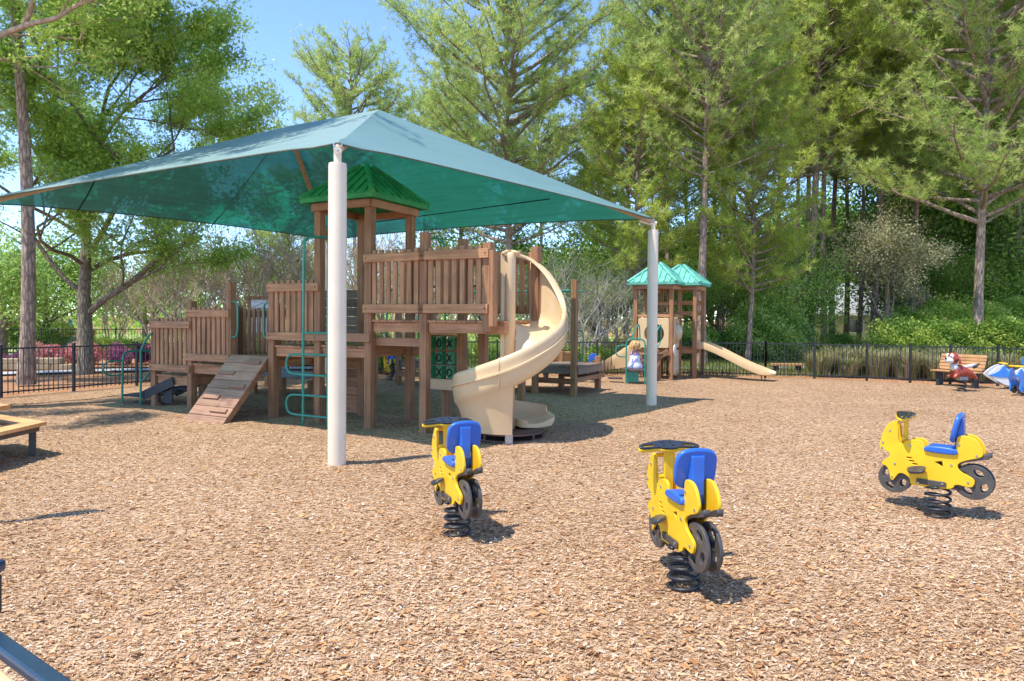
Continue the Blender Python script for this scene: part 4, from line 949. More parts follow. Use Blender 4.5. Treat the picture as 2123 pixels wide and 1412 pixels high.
# ------------------------------------------------------------------ benches and tables
benchw = wood('orange_bench_slat', (.44, .21, .08), (.70, .40, .18), 'x', .55)
def slat_bench(x, y, rz, label, w=.62):
    r = empty('bench', (x, y, 0), rz, label, 'bench')
    m = MB()
    for k in range(4): MB().box(-w, w, -.28+k*.085, -.205+k*.085, .36, .39).build('seat_slat', benchw, r, .005)
    for k in range(5): MB().beam((-w, .085+.030*k, .44+.078*k), (w, .085+.030*k, .44+.078*k), .028, .070, (0, .36, 1)).build('back_slat', benchw, r, .005)
    for s in (-1, 1):
        MB().box(s*(w-.12)-.035, s*(w-.12)+.035, -.18, .03, -.02, .358).build('leg', blackm, r, .006)
        MB().beam((s*(w-.02), .06, .34), (s*(w-.02), .26, .82), .035, .06, (0, 1, 0)).build('arm_frame', black, r, .006)
    return r
slat_bench(*[*xy(1990, 16.95)], math.radians(-62), 'orange slatted bench with dark ends behind the dog spring rider', .54)
q = xy(1160, 17.4); slat_bench(q[0], q[1], math.radians(180-22), 'brown slatted bench behind the boardwalk seen from its back', .5)
fb = empty('flat_bench', (*xy(1633, 21.0), 0), 0, 'backless orange plank bench beyond the fence on the right', 'bench')
MB().box(-.48, .48, -.14, .14, .22, .28).build('seat', benchw, fb, .008)
for s in (-1, 1): MB().box(s*.34-.06, s*.34+.06, -.10, .10, -.02, .218).build('leg', blackm, fb, .01)
pt = empty('picnic_table', (-6.35, 7.38, 0), math.radians(30), 'hexagonal wooden picnic table with attached bench at the left edge', 'picnic table')
def hexp(r, o=0): return [(r*math.cos(PI/3*k+o), r*math.sin(PI/3*k+o)) for k in range(6)]
plate('table_top', benchw, [hexp(.78)], .045, Matrix.Translation((0, 0, .575)), pt, .008)
plate('bench_seat', benchw, [hexp(1.12), hexp(.80)[::-1]], .045, Matrix.Translation((0, 0, .36)), pt, .008)
plate('seat_apron', grey, [hexp(1.05), hexp(1.01)[::-1]], .06, Matrix.Translation((0, 0, .305)), pt, .004)
for k in range(6):
    a = PI/3*k+.12; c, s = math.cos(a), math.sin(a)
    MB().beam((c*.22, s*.22, .55), (c*.70, s*.70, -.02), .10, .045, (c, s, 0)).build('leg', simple('grey_brown_leg', (.13, .10, .08), .6), pt, .006)
    MB().beam((c*.30, s*.30, .30), (c*.98, s*.98, .30), .05, .07).build('brace', grey, pt, .006); MB().beam((c*.98, s*.98, .27), (c*.98, s*.98, -.02), .07, .07).build('leg', grey, pt, .006)
# blue framed wagon corner
wg = empty('wagon', (0, 0, 0), 0, 'blue framed cart with black mesh side poking into the bottom left corner', 'cart')
wblue = simple('deep_blue_plastic', (.018, .045, .085), .3, coat=.3)
def cp(px, py, Y): return dp(px, py, Y)
a = cp(-60, 1318, 2.25); b = cp(190, 1452, 1.75); b.z = a.z = .60
d = (b-a).normalized(); n_ = Vector((-d.y, d.x, 0))
MB().beam(a-d*.3, b+d*.2, .055, .035).build('top_rail', wblue, wg, .01)
MB().beam(a-d*.3-n_*.06-Vector((0, 0, .05)), b+d*.2-n_*.06-Vector((0, 0, .05)), .03, .08).build('side_panel', tanpl, wg, .008)
c = cp(-12, 1290, 2.3); MB().beam(Vector((c.x-.03, c.y, .60)), Vector((c.x-.03, c.y, .735)), .07, .07).build('mesh_corner', blackm, wg, .01)
MB().beam(Vector((c.x-.03, c.y, .74)), Vector((c.x-.03, c.y, .785)), .09, .09).build('corner_cap', wblue, wg, .015)
for p in (a, b): MB().beam(p-Vector((0, 0, .02)), Vector((p.x-.06, p.y, .0)), .03, .03).build('leg', black, wg)
# pole of a lamp just outside the left edge, whose shadow crosses the chips
t_ = gp(212, 1056); lx, ly = t_.x-.4086*3.1, t_.y-.2629*3.1
lp = empty('lamp_post', (lx, ly, 0), math.radians(20), 'slim dark lamp post outside the left edge that throws the long shadow', 'lamp post')
MB().lathe([(.035, -.02), (.022, 3.0)], (0, 0, 0), 12).build('pole', black, lp); MB().ball((-.20, -.04, 3.06), (.26, .07, .045), 16, 8).build('lamp_head', black, lp, smooth=True)
# ------------------------------------------------------------------ vegetation
def rng(s): return np.random.default_rng(s)
def unit(v): return v/np.maximum(np.linalg.norm(v, axis=1, keepdims=True), 1e-9)
def leaf_quads(P, size, seed, up=.0, aspect=.5):
    r = rng(seed); n = len(P); d = unit(r.normal(size=(n, 3))); d[:, 2] += up; d = unit(d)
    s = unit(np.cross(d, r.normal(size=(n, 3)))); L = size*r.uniform(.6, 1.35, (n, 1))
    a = P-d*L*.5; b = P+s*L*aspect*.5; c = P+d*L*.5; e = P-s*L*aspect*.5
    v = np.stack([a, b, c, e], 1).reshape(-1, 3); f = np.arange(4*n).reshape(-1, 4); return v, f
def needles(Pc, Dc, L, w, per, seed, tint):
    r = rng(seed); n = len(Pc); P = np.repeat(Pc, per, 0); D = np.repeat(Dc, per, 0); t = np.repeat(tint, per)
    d = unit(r.normal(size=P.shape)+D*.9); ln = L*r.uniform(.65, 1.2, (len(P), 1))
    s = unit(np.cross(d, r.normal(size=P.shape)))*w
    base = P+d*ln*.12
    v = np.stack([base-s*.5, base+s*.5, P+d*ln], 1).reshape(-1, 3); f = np.arange(3*len(P)).reshape(-1, 3)
    return v, f, np.clip(t+r.normal(0, .07, len(t)), 0, 1)
def grow_tubes(m, pts, r0, r1, n):
    k = len(pts); m.tube(pts, [r0+(r1-r0)*i/(k-1) for i in range(k)], n, cap=False)
def pine_meshes(H, cb, R, seed, ntips=1500, mat=pineneedle, trunk_r=.16, L=.26, top=.25):
    r = random.Random(seed); m = MB()
    lean = (r.uniform(-.3, .3), r.uniform(-.3, .3))
    def tp(z): t = z/H; return Vector((lean[0]*t*t+.08*math.sin(t*7+seed), lean[1]*t*t+.08*math.cos(t*6+seed), z))
    tr = [tp(H*i/14) for i in range(15)]
    m.tube(tr, [trunk_r*(1.25 if i == 0 else 1-.80*(i/14)) for i in range(15)], 10, cap=False)
    tips = []; dirs = []; tt = []
    nl = int(44+H*3.0)
    for i in range(nl):
        f = (i+r.random())/nl; z = cb+(H*.985-cb)*f
        prof_ = max(.44, 1-abs(2*(f*.93+.03)-.80)**3.2*.50 if f > .4 else .78+.22*f/.4)
        az = i*2.399+r.uniform(-.5, .5); ln = R*prof_*r.uniform(.7, 1.15); el = math.radians(r.uniform(2, 32)+f*22)
        b0 = tp(z); d = Vector((math.cos(az)*math.cos(el), math.sin(az)*math.cos(el), math.sin(el)))
        pts = [b0]; 
        for k in range(1, 6):
            q = k/5; pts.append(b0+d*ln*q+Vector((0, 0, ln*(.16*q*q)))+Vector((r.uniform(-1, 1), r.uniform(-1, 1), r.uniform(-1, 1)))*.05*ln*q)
        grow_tubes(m, pts, .022+.014*ln, .008, 5)
        base_t = r.uniform(.22, .62)
        nb = int(7+ln*4.2)
        for j in range(nb):
            q = .30+.70*(j+r.random())/nb; kk = min(4, int(q*5)); c = pts[kk].lerp(pts[kk+1], q*5-kk)
            sa = az+r.choice((-1, 1))*r.uniform(.35, 1.3); sl_ = ln*r.uniform(.12, .34)*(1.25-q*.6)+.12
            sd = Vector((math.cos(sa), math.sin(sa), r.uniform(.1, 1.3))).normalized(); e = c+sd*sl_
            grow_tubes(m, [c, c.lerp(e, .5)+Vector((0, 0, -.02)), e], .010, .004, 3)
            nt_ = max(2, int(sl_*7))
            for u in range(nt_):
                g = (u+1)/nt_; p = c.lerp(e, g)+Vector((r.gauss(0, .05), r.gauss(0, .05), r.gauss(0, .07)))
                tips.append(p); dirs.append((sd+Vector((0, 0, .9)))); tt.append(base_t+r.uniform(-.16, .16)+.10*g)
    P = np.array(tips); D = unit(np.array(dirs)); T = np.array(tt)
    if len(P) > ntips: idx = rng(seed).choice(len(P), ntips, replace=False); P, D, T = P[idx], D[idx], T[idx]
    print('PINE', seed, len(tips), len(P)); v, f, t = needles(P, D, L, .034, 15, seed, T)
    cn = rng(seed+5).random(len(P)) < .75      # pollen cones / buds at the tips
    v2, f2, t2 = needles((P+D*.07)[cn], D[cn], .08, .045, 3, seed+9, np.full(cn.sum(), .97))
    v = np.concatenate([v, v2]); f = np.concatenate([f, f2+len(v)-len(v2)]); t = np.concatenate([t, t2])
    return m, v, f, t, mat
def make_tree(name, tm, v, f, t, mat, barkm, loc, rz, label, cat, group, sc_=1, crown='crown'):
    r = empty(name, (loc[0], loc[1], 0), rz, label, cat, group); r.scale = (sc_,)*3
    tm.build('trunk', barkm, r, smooth=True); np_mesh(crown, v, f, mat, r, t); return r
PV = [(16.5, 6.5, 3.5, 11, 4300, pineneedle, .17), (16.2, 4.5, 5.2, 12, 8500, pineneedle, .16), (18.5, 7.5, 3.4, 13, 4300, pineneedle2, .18), (14.0, 5.5, 3.3, 14, 3800, pineneedle, .13), (17.5, 7.0, 3.5, 15, 4300, pineneedle, .19), (9.5, 2.4, 2.5, 16, 3000, pineneedle2, .10), (15.5, 8.0, 2.3, 17, 1700, pineneedle, .12), (17.0, 7.5, 2.6, 18, 2100, pineneedle2, .14)]
protos = {}
def pine(kind, px, Y, label, rz=0, sc_=1.0, group='tall pines behind the playground'):
    x, y = xy(px, Y)
    if kind not in protos:
        H, cb, R, sd, nt_, mt, tr_r = PV[kind]; m, v, f, t, mt = pine_meshes(H, cb, R, sd, nt_, mt, tr_r)
        protos[kind] = make_tree('pine_tree', m, v, f, t, mt, pinebark, (x, y), rz, label, 'pine tree', group, sc_); return protos[kind]
    o = copy_tree(protos[kind]); o.location = (x, y, 0); o.rotation_euler = (0, 0, rz); o.scale = (sc_,)*3; o['label'] = label; o['group'] = group; return o
pine(1, 1050, 27, 'broad pine rising above the right side of the shade canopy', .3, .98)
pine(3, 735, 37, 'distant rounded pine standing alone against the sky above the canopy peak', 1.2, 1.12)
pine(0, 1459, 24.5, 'pine with a pale thick trunk rising behind the small playset roofs', .7, 1.0)
pine(6, 1385, 27, 'slimmer pine just left of the thick trunk above the small playset', 2.2, 1.1)
pine(7, 1300, 33, 'pine behind the far canopy pole', 1.9, .95)
pine(5, 1556, 25.5, 'short pine with low yellow green boughs right of the playset slide', 4.1, 1.05)
pine(6, 1500, 31, 'thin young pine between the playset roof and the cluster of trunks', .4, 1.15)
pine(2, 1684, 28.5, 'tallest bright green pine in the cluster of trunks above the flat bench', 2.0, 1.0)
pine(6, 1650, 29.5, 'leftmost grey trunked pine of the cluster above the flat bench', .2, .95)
pine(7, 1706, 30, 'dark trunked pine at the right of the cluster above the flat bench', 3.0, 1.05)
pine(6, 1666, 31.5, 'slender reddish pine squeezed inside the trunk cluster', 5.0, 1.15)
pine(7, 1728, 35, 'thin pine in front of the grey house roof', 1.5, 1.15)
pine(6, 1782, 34, 'pine left of the mossy grey tree before the house', 4.4, 1.0)
pine(7, 1868, 36, 'far pine behind the mossy grey tree', 3.6, 1.0)
pine(6, 1930, 37, 'far pine right of the mossy grey tree', 5.4, 1.05)
pine(1, 2034, 25.0, 'pale trunked pine with low spreading boughs above the bench', 1.0, 1.12)
pine(7, 2105, 30, 'bright pine at the right edge of the photo', 5.2, 1.0)
pine(0, 2190, 27, 'pine just beyond the right edge with boughs reaching in', .9, 1.05)
pine(7, 1235, 42, 'hazy far pine between the broad pine and the far pole', 2.7, .82)
pine(5, 1320, 26.5, 'short pine boughs left of the small playset roof', 2.9, 1.15)
pine(7, 1840, 42, 'far pine behind the house', .1, 1.2)
pine(4, 955, 40, 'far pine behind the left side of the broad pine', 3.9, .85)
pine(5, 600, 40, 'far small pine peeping over the left slope of the canopy', 3.9, 1.0)

for px_, Y_, k_, rz_, s_, lb_ in ((1478, 34, 4, 1.0, .95, 'slim pine behind the thick trunk at the playset'), (1525, 38, 0, 2.1, 1.1, 'slim far pine between the playset and the short pine'), (1612, 35, 2, 3.3, 1.0, 'slim pine left of the trunk cluster'), (1752, 39, 4, 4.2, 1.1, 'slim far pine over the house roof'), (1815, 31, 3, 5.1, 1.25, 'slim pine rising through the mossy tree'), (1896, 30, 4, .6, .95, 'slim pine between the mossy tree and the thicket'),
                                (1958, 39, 2, 1.6, 1.0, 'slim far pine above the thicket'), (2012, 37, 0, 2.7, 1.1, 'slim far pine left of the pale trunk'), (2075, 36, 4, 3.8, 1.0, 'slim far pine right of the pale trunk'), (1420, 40, 2, 4.9, .95, 'slim far pine above the playset roofs'), (1345, 38, 0, 5.8, 1.0, 'slim far pine above the far pole'), (1120, 40, 4, .2, .85, 'slim far pine showing right of the broad pine'), (880, 44, 0, 1.3, .95, 'far pine showing left of the broad pine')):
    pine(6 if k_ in (0, 3) else 7, px_, Y_, lb_, rz_, s_*1.05)
def branchy(seed, base, h, spread, depth, r0, levels=3, up=.5, nseg=4, start=None, ratio=.68, kids=3, thin=5, jit=.18):
    """recursive limbs; returns mesh builder and twig points"""
    r = random.Random(seed); m = MB(); ends = []
    def go(p, d, ln, rad, dep):
        pts = [p]; dd = Vector(d)
        for k in range(nseg):
            dd = (dd+Vector((r.gauss(0, jit), r.gauss(0, jit), r.gauss(0, jit*.6)+up*.05))).normalized(); pts.append(pts[-1]+dd*ln/nseg)
        grow_tubes(m, pts, rad, rad*.55, 8 if dep == 0 else (6 if dep < 2 else (4 if dep < 4 else 3)))
        if dep >= depth-1:
            for k in range(1, nseg+1): ends.append(tuple(pts[k]))
        if dep >= depth: return
        for j in range(kids+(1 if r.random() < .4 else 0)):
            q = r.uniform(.35, 1.0) if j else 1.0; i = min(nseg-1, int(q*nseg)); c = pts[i].lerp(pts[i+1], q*nseg-i) if i < nseg else pts[-1]
            az = r.uniform(0, 2*PI); s = Vector((math.cos(az), math.sin(az), r.uniform(-.25, .5))); s = (s-dd*s.dot(dd)*.6).normalized()
            nd = (dd*(1-spread)+s*spread+Vector((0, 0, up*.12))).normalized()
            go(c, nd, ln*ratio*r.uniform(.75, 1.2), rad*.58 if q > .9 else rad*.45, dep+1)
    for (p, d, ln, rad) in base: go(Vector(p), Vector(d).normalized(), ln, rad, 1 if len(base) > 1 else 0)
    return m, np.array(ends)
def leafy_tree(name, loc, base, depth, seed, nleaf, size, mat, barkm, label, cat, group=None, rz=0, spread=.6, up=.5, trunk=None, ratio=.7, kids=3, puff=.28, tilt=(.15, .85), bare=0):
    m, E = branchy(seed, base, 0, spread, depth, .1, up=up, ratio=ratio, kids=kids)
    if trunk: m.tube([Vector(p) for p in trunk[0]], trunk[1], 12, cap=False)
    r = rng(seed); w = r.random(len(E))**1.5+.08; idx = r.choice(len(E), nleaf, p=w/w.sum())
    P = E[idx]+r.normal(0, puff*.45, (nleaf, 3)); v, f = leaf_quads(P, size, seed, .1)
    cl = (np.sin(E[:, 0]*1.7+seed)+np.sin(E[:, 1]*2.1)+np.sin(E[:, 2]*1.9))/6+.5
    t = np.clip(cl[idx]*.6+r.normal(.2, .16, nleaf), 0, 1)
    return make_tree(name, m, v, f, t, mat, barkm, loc, rz, label, cat, group)
# left: straight pine trunk and spreading oak
x, y = xy(52, 15.9)
m, v, f, t, mt = pine_meshes(16, 9.5, 3.6, 31, 1600, pineneedle, .165)
make_tree('pine_tree', m, v, f, t, mt, pinebark, (x, y), 0, 'pine with a dark straight scarred trunk just beyond the left fence', 'pine tree', 'trees on the left')
x, y = xy(176, 19.3)
leafy_tree('oak_tree', (x, y), [((0, 0, 1.6), (1.0, -.15, .55), 3.3, .10), ((-.02, 0, 2.2), (-.75, .1, .8), 2.8, .075), ((0, 0, 3.2), (.65, -.3, .9), 3.4, .085), ((0, 0, 4.2), (-.4, -.6, 1), 3.2, .07), ((0, 0, 5.0), (.35, .4, 1), 3.2, .075), ((0, 0, 3.8), (-.9, -.2, .7), 3.0, .065), ((0, 0, 5.6), (.8, 0, .75), 3.2, .06), ((0, 0, 6.2), (-.5, .2, 1), 3.0, .06), ((0, 0, 2.8), (.3, .8, .5), 2.8, .07), ((0, 0, 4.6), (1, .2, .5), 3.2, .06), ((0, 0, 3.0), (.2, -1, .5), 2.6, .06)], 4, 41, 150000, .115, oakleaf, oakbark,
           'oak with a thick forked trunk and a bowed limb left of the wooden steps', 'oak tree', 'trees on the left', trunk=([(0, 0, -.1), (.02, 0, .3), (0, 0, 1.2), (-.02, 0, 2.2), (.05, 0, 3.6), (0, 0, 5.0), (.1, 0, 6.6)], [.27, .215, .20, .165, .13, .09, .05]), spread=.55, puff=.34)
leafy_tree('oak_tree', (-12.5, 9.9), [((1.2, .6, 5.6), (.8, .9, .35), 3.4, .09), ((2.4, 1.2, 7.0), (1, .2, .5), 3.2, .08), ((3.6, 1.9, 8.0), (.7, .6, .35), 2.4, .07), ((3.6, 1.9, 8.0), (.1, 1, .4), 2.8, .07), ((4.0, 2.1, 8.3), (.6, -.3, .7), 2.0, .06), ((4.0, 2.1, 8.3), (.7, .5, .2), 2.0, .06), ((.8, .4, 5.0), (.1, 1, .8), 3.2, .08), ((1.2, .6, 5.6), (-.6, -.5, 1), 3.0, .08), ((2.4, 1.2, 7.0), (0, -1, .8), 2.6, .06)], 4, 43, 80000, .105, oakleaf, palebark,
           'large oak at the left whose pale limbs reach over the canopy from outside the photo', 'oak tree', 'trees on the left', trunk=([(0, 0, -.1), (0, 0, .4), (0, 0, 3), (.8, .4, 5), (2.4, 1.2, 7.0), (3.6, 1.9, 8.0), (4.6, 2.4, 8.6)], [.32, .26, .22, .17, .12, .09, .06]), spread=.52, puff=.30)
# bright and bare trees beyond the left fence
def bare_tree(px, Y, seed, label, h=1.0, stems=5, mat=palebark, group='bare crape myrtles behind the structure', leaves=0, name='crape_myrtle', cat='bare tree', depth=5, spread=.42):
    x, y = xy(px, Y); r = random.Random(seed); base = []
    for k in range(stems):
        a = 2*PI*k/stems+r.uniform(-.3, .3); base.append(((.10*math.cos(a), .10*math.sin(a), -.05), (math.cos(a)*.34, math.sin(a)*.34, 1), 1.5*h, .045*h))
    m, E = branchy(seed, base, 0, spread, depth, .05, up=.9, ratio=.74, kids=3, jit=.14)
    if not leaves: leaves = 900
    rr_ = rng(seed); idx = rr_.integers(0, len(E), leaves); v, f = leaf_quads(E[idx]+rr_.normal(0, .08, (leaves, 3)), .06, seed)
    return make_tree(name, m, v, f, np.clip(rr_.normal(.55, .25, leaves), 0, 1), brightleaf, mat, (x, y), 0, label, cat, group)
bare_tree(425, 20.5, 51, 'bare crape myrtle with bronze stems above the left stepped railing', 1.15)
bt = bare_tree(575, 21.5, 52, 'bare crape myrtle fanning out behind the ramp and middle railing', 1.25, 6)
def again(src, px, Y, rz, s, label, group=None):
    o = copy_tree(src); x, y = xy(px, Y); o.location = (x, y, 0); o.rotation_euler = (0, 0, rz); o.scale = (s,)*3; o['label'] = label
    if group: o['group'] = group
    return o
again(bt, 500, 24, 1.3, 1.05, 'paler bare crape myrtle between the tall railing post and the middle railing')
again(bt, 690, 22.5, 2.6, 1.1, 'bare crape myrtle behind the near beige pole')
again(bt, 820, 25, 3.5, 1.12, 'bare crape myrtle seen through the tower posts')
again(bt, 900, 23.5, 4.6, .98, 'bare crape myrtle behind the right hand deck railing')
again(bt, 330, 27, 5.5, .95, 'far bare crape myrtle right of the oak trunk')
again(bt, 235, 30, .8, .85, 'small bare crape myrtle beside the oak trunk')
again(bt, 760, 29, .3, 1.15, 'farther bare crape myrtle in the gap under the canopy')
gb = bare_tree(1205, 23.5, 55, 'grey twiggy bare tree between the spiral slide and the small playset', 1.0, 8, greybark, 'grey bare trees', leaves=2600, name='bare_tree', depth=5, spread=.5)
again(gb, 1280, 26, 2.0, 1.05, 'grey twiggy bare tree behind the far beige pole'); again(gb, 1135, 27, 3.1, 1.1, 'grey twiggy bare tree right behind the spiral slide'); again(gb, 1010, 28, 4.1, 1.1, 'grey twiggy bare tree behind the deck end')
# mossy grey-green tree in front of the house
x, y = xy(1838, 27.5)
leafy_tree('mossy_tree', (x, y), [((0, 0, 1.3), (.6, 0, 1), 2.2, .06), ((0, 0, 1.5), (-.8, .1, .9), 2.2, .06), ((0, 0, 2.2), (.2, .3, 1), 2.6, .06), ((0, 0, 1.2), (1, -.2, .35), 2.0, .05), ((0, 0, 2), (-.5, -.4, .8), 2.0, .05)], 4, 61, 15000, .09, mossleaf, oakbark, 'mossy grey green tree with drooping twigs in front of the cream house', 'tree', None, trunk=([(0, 0, -.1), (0, 0, 1.3), (.05, 0, 3)], [.15, .12, .07]), spread=.6, puff=.4)
def broad(px, Y, seed, label, mat, h=1.0, n=14000, size=.13, group='leafy trees in the background', low=1.0):
    x, y = xy(px, Y)
    return leafy_tree('leafy_tree', (x, y), [((0, 0, low*h), (math.cos(k*2.1), math.sin(k*2.1), .7+.25*k), 2.3*h, .06*h) for k in range(5)], 3, seed, n, size, mat, oakbark, label, 'tree', group, trunk=([(0, 0, -.1), (0, 0, low*h), (0, 0, 3.4*h)], [.16*h, .12*h, .06*h]), spread=.6, puff=.8, kids=3)
bl = broad(95, 30, 71, 'bright spring green tree between the two left trunks', brightleaf, 1.0)
dkk = broad(5, 26, 72, 'grey green bushy tree at the left edge behind the dark trunk', darkleaf, 1.05)
again(bl, 300, 36, 1.0, 1.05, 'bright green far tree right of the oak trunk'); again(bl, 480, 38, 2.2, 1.1, 'bright green far tree behind the stepped railings'); again(bl, 640, 40, 3.0, 1.1, 'bright green far tree behind the ramp')
again(bl, 1110, 34, 4.0, .9, 'bright green far tree behind the slide'); again(bl, 1245, 31, .5, .75, 'small bright green tree behind the far pole'); again(bl, 880, 37, .1, 1.1, 'bright green far tree behind the deck')
again(dkk, 1590, 28, .4, .9, 'dark evergreen left of the cluster of trunks', 'leafy trees in the background'); again(dkk, 1490, 33, 1.4, 1.0, 'dark evergreen behind the small playset')
again(dkk, 1945, 35, 3.1, 1.25, 'tall dark leafy tree left of the pale trunk'); again(dkk, 2060, 33, 3.9, 1.3, 'tall dark leafy tree behind the pale trunk'); again(bl, 2000, 30, 5.0, .85, 'bright leafy tree beside the pale trunk')
again(dkk, 2135, 31, 5.0, 1.3, 'tall dark leafy tree at the right edge'); again(dkk, 1230, 44, .9, 1.3, 'far dark tree between slide and pole')

for px_, Y_, rz_, s_, lb_ in ((1765, 60, 1.1, 1.7, 'pale green tree filling the gap behind the house roof'), (1830, 60, 2.2, 1.6, 'pale green tree behind the mossy tree'), (1900, 39, 3.3, 1.2, 'pale green tree right behind the mossy tree'), (1950, 36, 4.4, 1.35, 'pale green tree above the thicket'), (2045, 38, 5.5, 1.45, 'pale green tall tree behind the pale trunk'), (2110, 36, .6, 1.4, 'pale green tall tree at the right edge'), (1690, 62, 1.9, 1.7, 'pale green tree seen between the cluster trunks'),
                             (1600, 39, 2.9, 1.3, 'pale green tree left of the trunk cluster'), (1440, 36, 3.9, 1.2, 'pale green tree behind the playset roofs'), (1360, 37, 4.9, 1.2, 'pale green tree behind the far canopy pole'), (1180, 40, .3, 1.3, 'pale green tree above the spiral slide'), (1000, 41, 1.3, 1.2, 'pale green tree above the deck end')):
    again(bl, px_, Y_, rz_, s_*(1.45 if px_ > 1650 else 1.15), lb_)
def shrub(px, Y, w, h, seed, label, mat, n=5000, size=.09, name='shrub', cat='shrub', group='shrubs beyond the fence', dep=.6, xy_=None):
    x, y = xy_ or xy(px, Y); r = rng(seed); nb = 9
    cen = np.stack([r.uniform(-w/2*.8, w/2*.8, nb), r.uniform(-dep/2, dep/2, nb), r.uniform(.25, .62, nb)*h], 1); rad = r.uniform(.25, .42, nb)*h
    k = r.integers(0, nb, n); d = unit(r.normal(size=(n, 3))); P = cen[k]+d*(rad[k]*r.uniform(.55, 1.08, n))[:, None]*np.array([max(1, w/h*.5), 1, 1]); P = P[P[:, 2] > .01]
    v, f = leaf_quads(P, size, seed); root = empty(name, (x, y, 0), 0, label, cat, group)
    t = np.clip(.5+.35*np.sin(P[:, 0]*4+P[:, 2]*5)+r.normal(0, .18, len(P)), 0, 1)
    np_mesh('foliage', v, f, mat, root, t)
    m = MB()
    for j in range(5): a = j*1.3; m.tube([(.03*math.cos(a), .03*math.sin(a), -.02), (w*.2*math.cos(a), dep*.25*math.sin(a), h*.6)], [.02, .008], 5)
    m.build('stem', oakbark, root); return root
shrub(185, 22.3, 1.9, .80, 81, 'pink flowering hedge left of the oak trunk', pinkleaf, 9000, .06, 'hedge', 'hedge', 'flowering hedges')
shrub(265, 22.6, 1.5, .82, 82, 'purple pink hedge right of the oak trunk', purpleleaf, 8000, .06, 'hedge', 'hedge', 'flowering hedges')
shrub(105, 22.5, 1.3, .78, 83, 'pink flowering hedge beside the dark pine trunk', pinkleaf, 7000, .06, 'hedge', 'hedge', 'flowering hedges')
shrub(25, 21.5, 1.0, .5, 84, 'low purple shrub at the left edge above the stone border', purpleleaf, 3500, .06)
shrub(250, 26, 2.4, .95, 85, 'yellow green clipped shrub behind the purple hedge', brightleaf, 7000, .07)
shrub(40, 29, 4.5, 1.6, 86, 'bright bushes behind the second fence at the left edge', brightleaf, 9000, .10); shrub(330, 23.5, 1.6, .8, 87, 'pink hedge seen between the fence and the steps', pinkleaf, 6000, .06, 'hedge', 'hedge', 'flowering hedges')
i_ = 0
for px, Y, w, h, mt, lb in ((430, 24, 2.4, 1.0, brightleaf, 'green shrub behind the stepped railings'), (560, 25, 3.0, 1.1, darkleaf, 'dark green shrub behind the ramp'), (700, 24, 3.0, 1.1, brightleaf, 'green shrub behind the near beige pole'), (800, 20.6, 1.5, 1.25, brightleaf, 'leafy green shrub behind the far small motorcycle'), (905, 24, 2.5, 1.2, darkleaf, 'dark shrub behind the game panel'), (1000, 27, 2.6, 1.3, brightleaf, 'bright shrub behind the duck rider'), (1060, 25, 2.0, 1.0, darkleaf, 'low dark shrub behind the spiral slide'), (1155, 21.5, 1.3, 1.1, brightleaf, 'bright shrub behind the slatted brown bench'),
                       (1235, 21.0, .9, .9, brightleaf, 'small bright shrub behind the blue spring seat'), (1270, 25, 2.2, 1.1, mossleaf, 'grey green shrub behind the far pole'), (1400, 27, 3, 1.7, darkleaf, 'dark shrub behind the small playset'), (1510, 28, 2.6, 1.6, darkleaf, 'dark shrub right of the small playset'), (1592, 26.5, 2.4, 3.0, darkleaf, 'big rounded evergreen shrub left of the trunk cluster'), (1770, 27, 2.6, .9, darkleaf, 'low dark plants below the house wall'), (1738, 26.5, 1.5, 1.3, brightleaf, 'pale green shrub right of the trunk cluster'),
                       (1900, 24.5, 2.6, 1.9, brightleaf, 'yellow green shrub right of the mossy tree'), (1975, 23.0, 2.6, 1.75, brightleaf, 'yellow green shrub left of the pale trunk'), (2065, 22.5, 2.4, 1.9, brightleaf, 'yellow green shrub right of the pale trunk'), (2130, 22, 2.6, 2.0, brightleaf, 'yellow green shrub at the right edge'), (1935, 27.5, 3.5, 2.8, oakleaf, 'tall dark thicket behind the yellow green shrubs'), (2090, 27, 3.5, 3.0, oakleaf, 'tall dark thicket at the right edge')):
    i_ += 1; shrub(px, Y, w, h, 90+i_, lb, mt, int(3500+2300*w*h), .10 if h > 1.3 else .08)
# ornamental grass clumps and low weeds along the right fence
def grass_clump(x, y, seed, label, n=650, h=.8, w=.28, group='dry ornamental grass clumps'):
    r = rng(seed); root = empty('grass_clump', (x, y, 0), 0, label, 'ornamental grass', group)
    a = r.uniform(0, 2*PI, n); rr_ = w*np.sqrt(r.random(n)); b = np.stack([rr_*np.cos(a), rr_*np.sin(a), np.zeros(n)], 1)
    out = np.stack([np.cos(a), np.sin(a), np.zeros(n)], 1); hh = h*r.uniform(.5, 1.1, n)[:, None]; sp_ = r.uniform(.1, .65, n)[:, None]*h
    mid = b+out*sp_*.35+np.array([0, 0, 1])*hh*.7; tip = b+out*sp_+np.array([0, 0, 1])*hh*r.uniform(.75, 1.05, n)[:, None]; s = np.stack([-np.sin(a), np.cos(a), np.zeros(n)], 1)*.009
    v = np.stack([b-s, b+s, mid+s, mid-s, mid-s, mid+s, tip], 1).reshape(-1, 3)
    f = np.concatenate([np.stack([np.arange(n)*7+k for k in (0, 1, 2, 3)], 1), np.stack([np.arange(n)*7+k for k in (4, 5, 6, 6)], 1)]); f2 = f.copy()
    t = np.clip(r.normal(.62, .25, n), 0, 1); me_f = f[:n]; tri = f[n:, :3]
    vq = v; o = np_mesh('blades', vq, me_f, grassm, root, t); o2 = np_mesh('blade_tips', vq, tri, grassm, root, t); return root
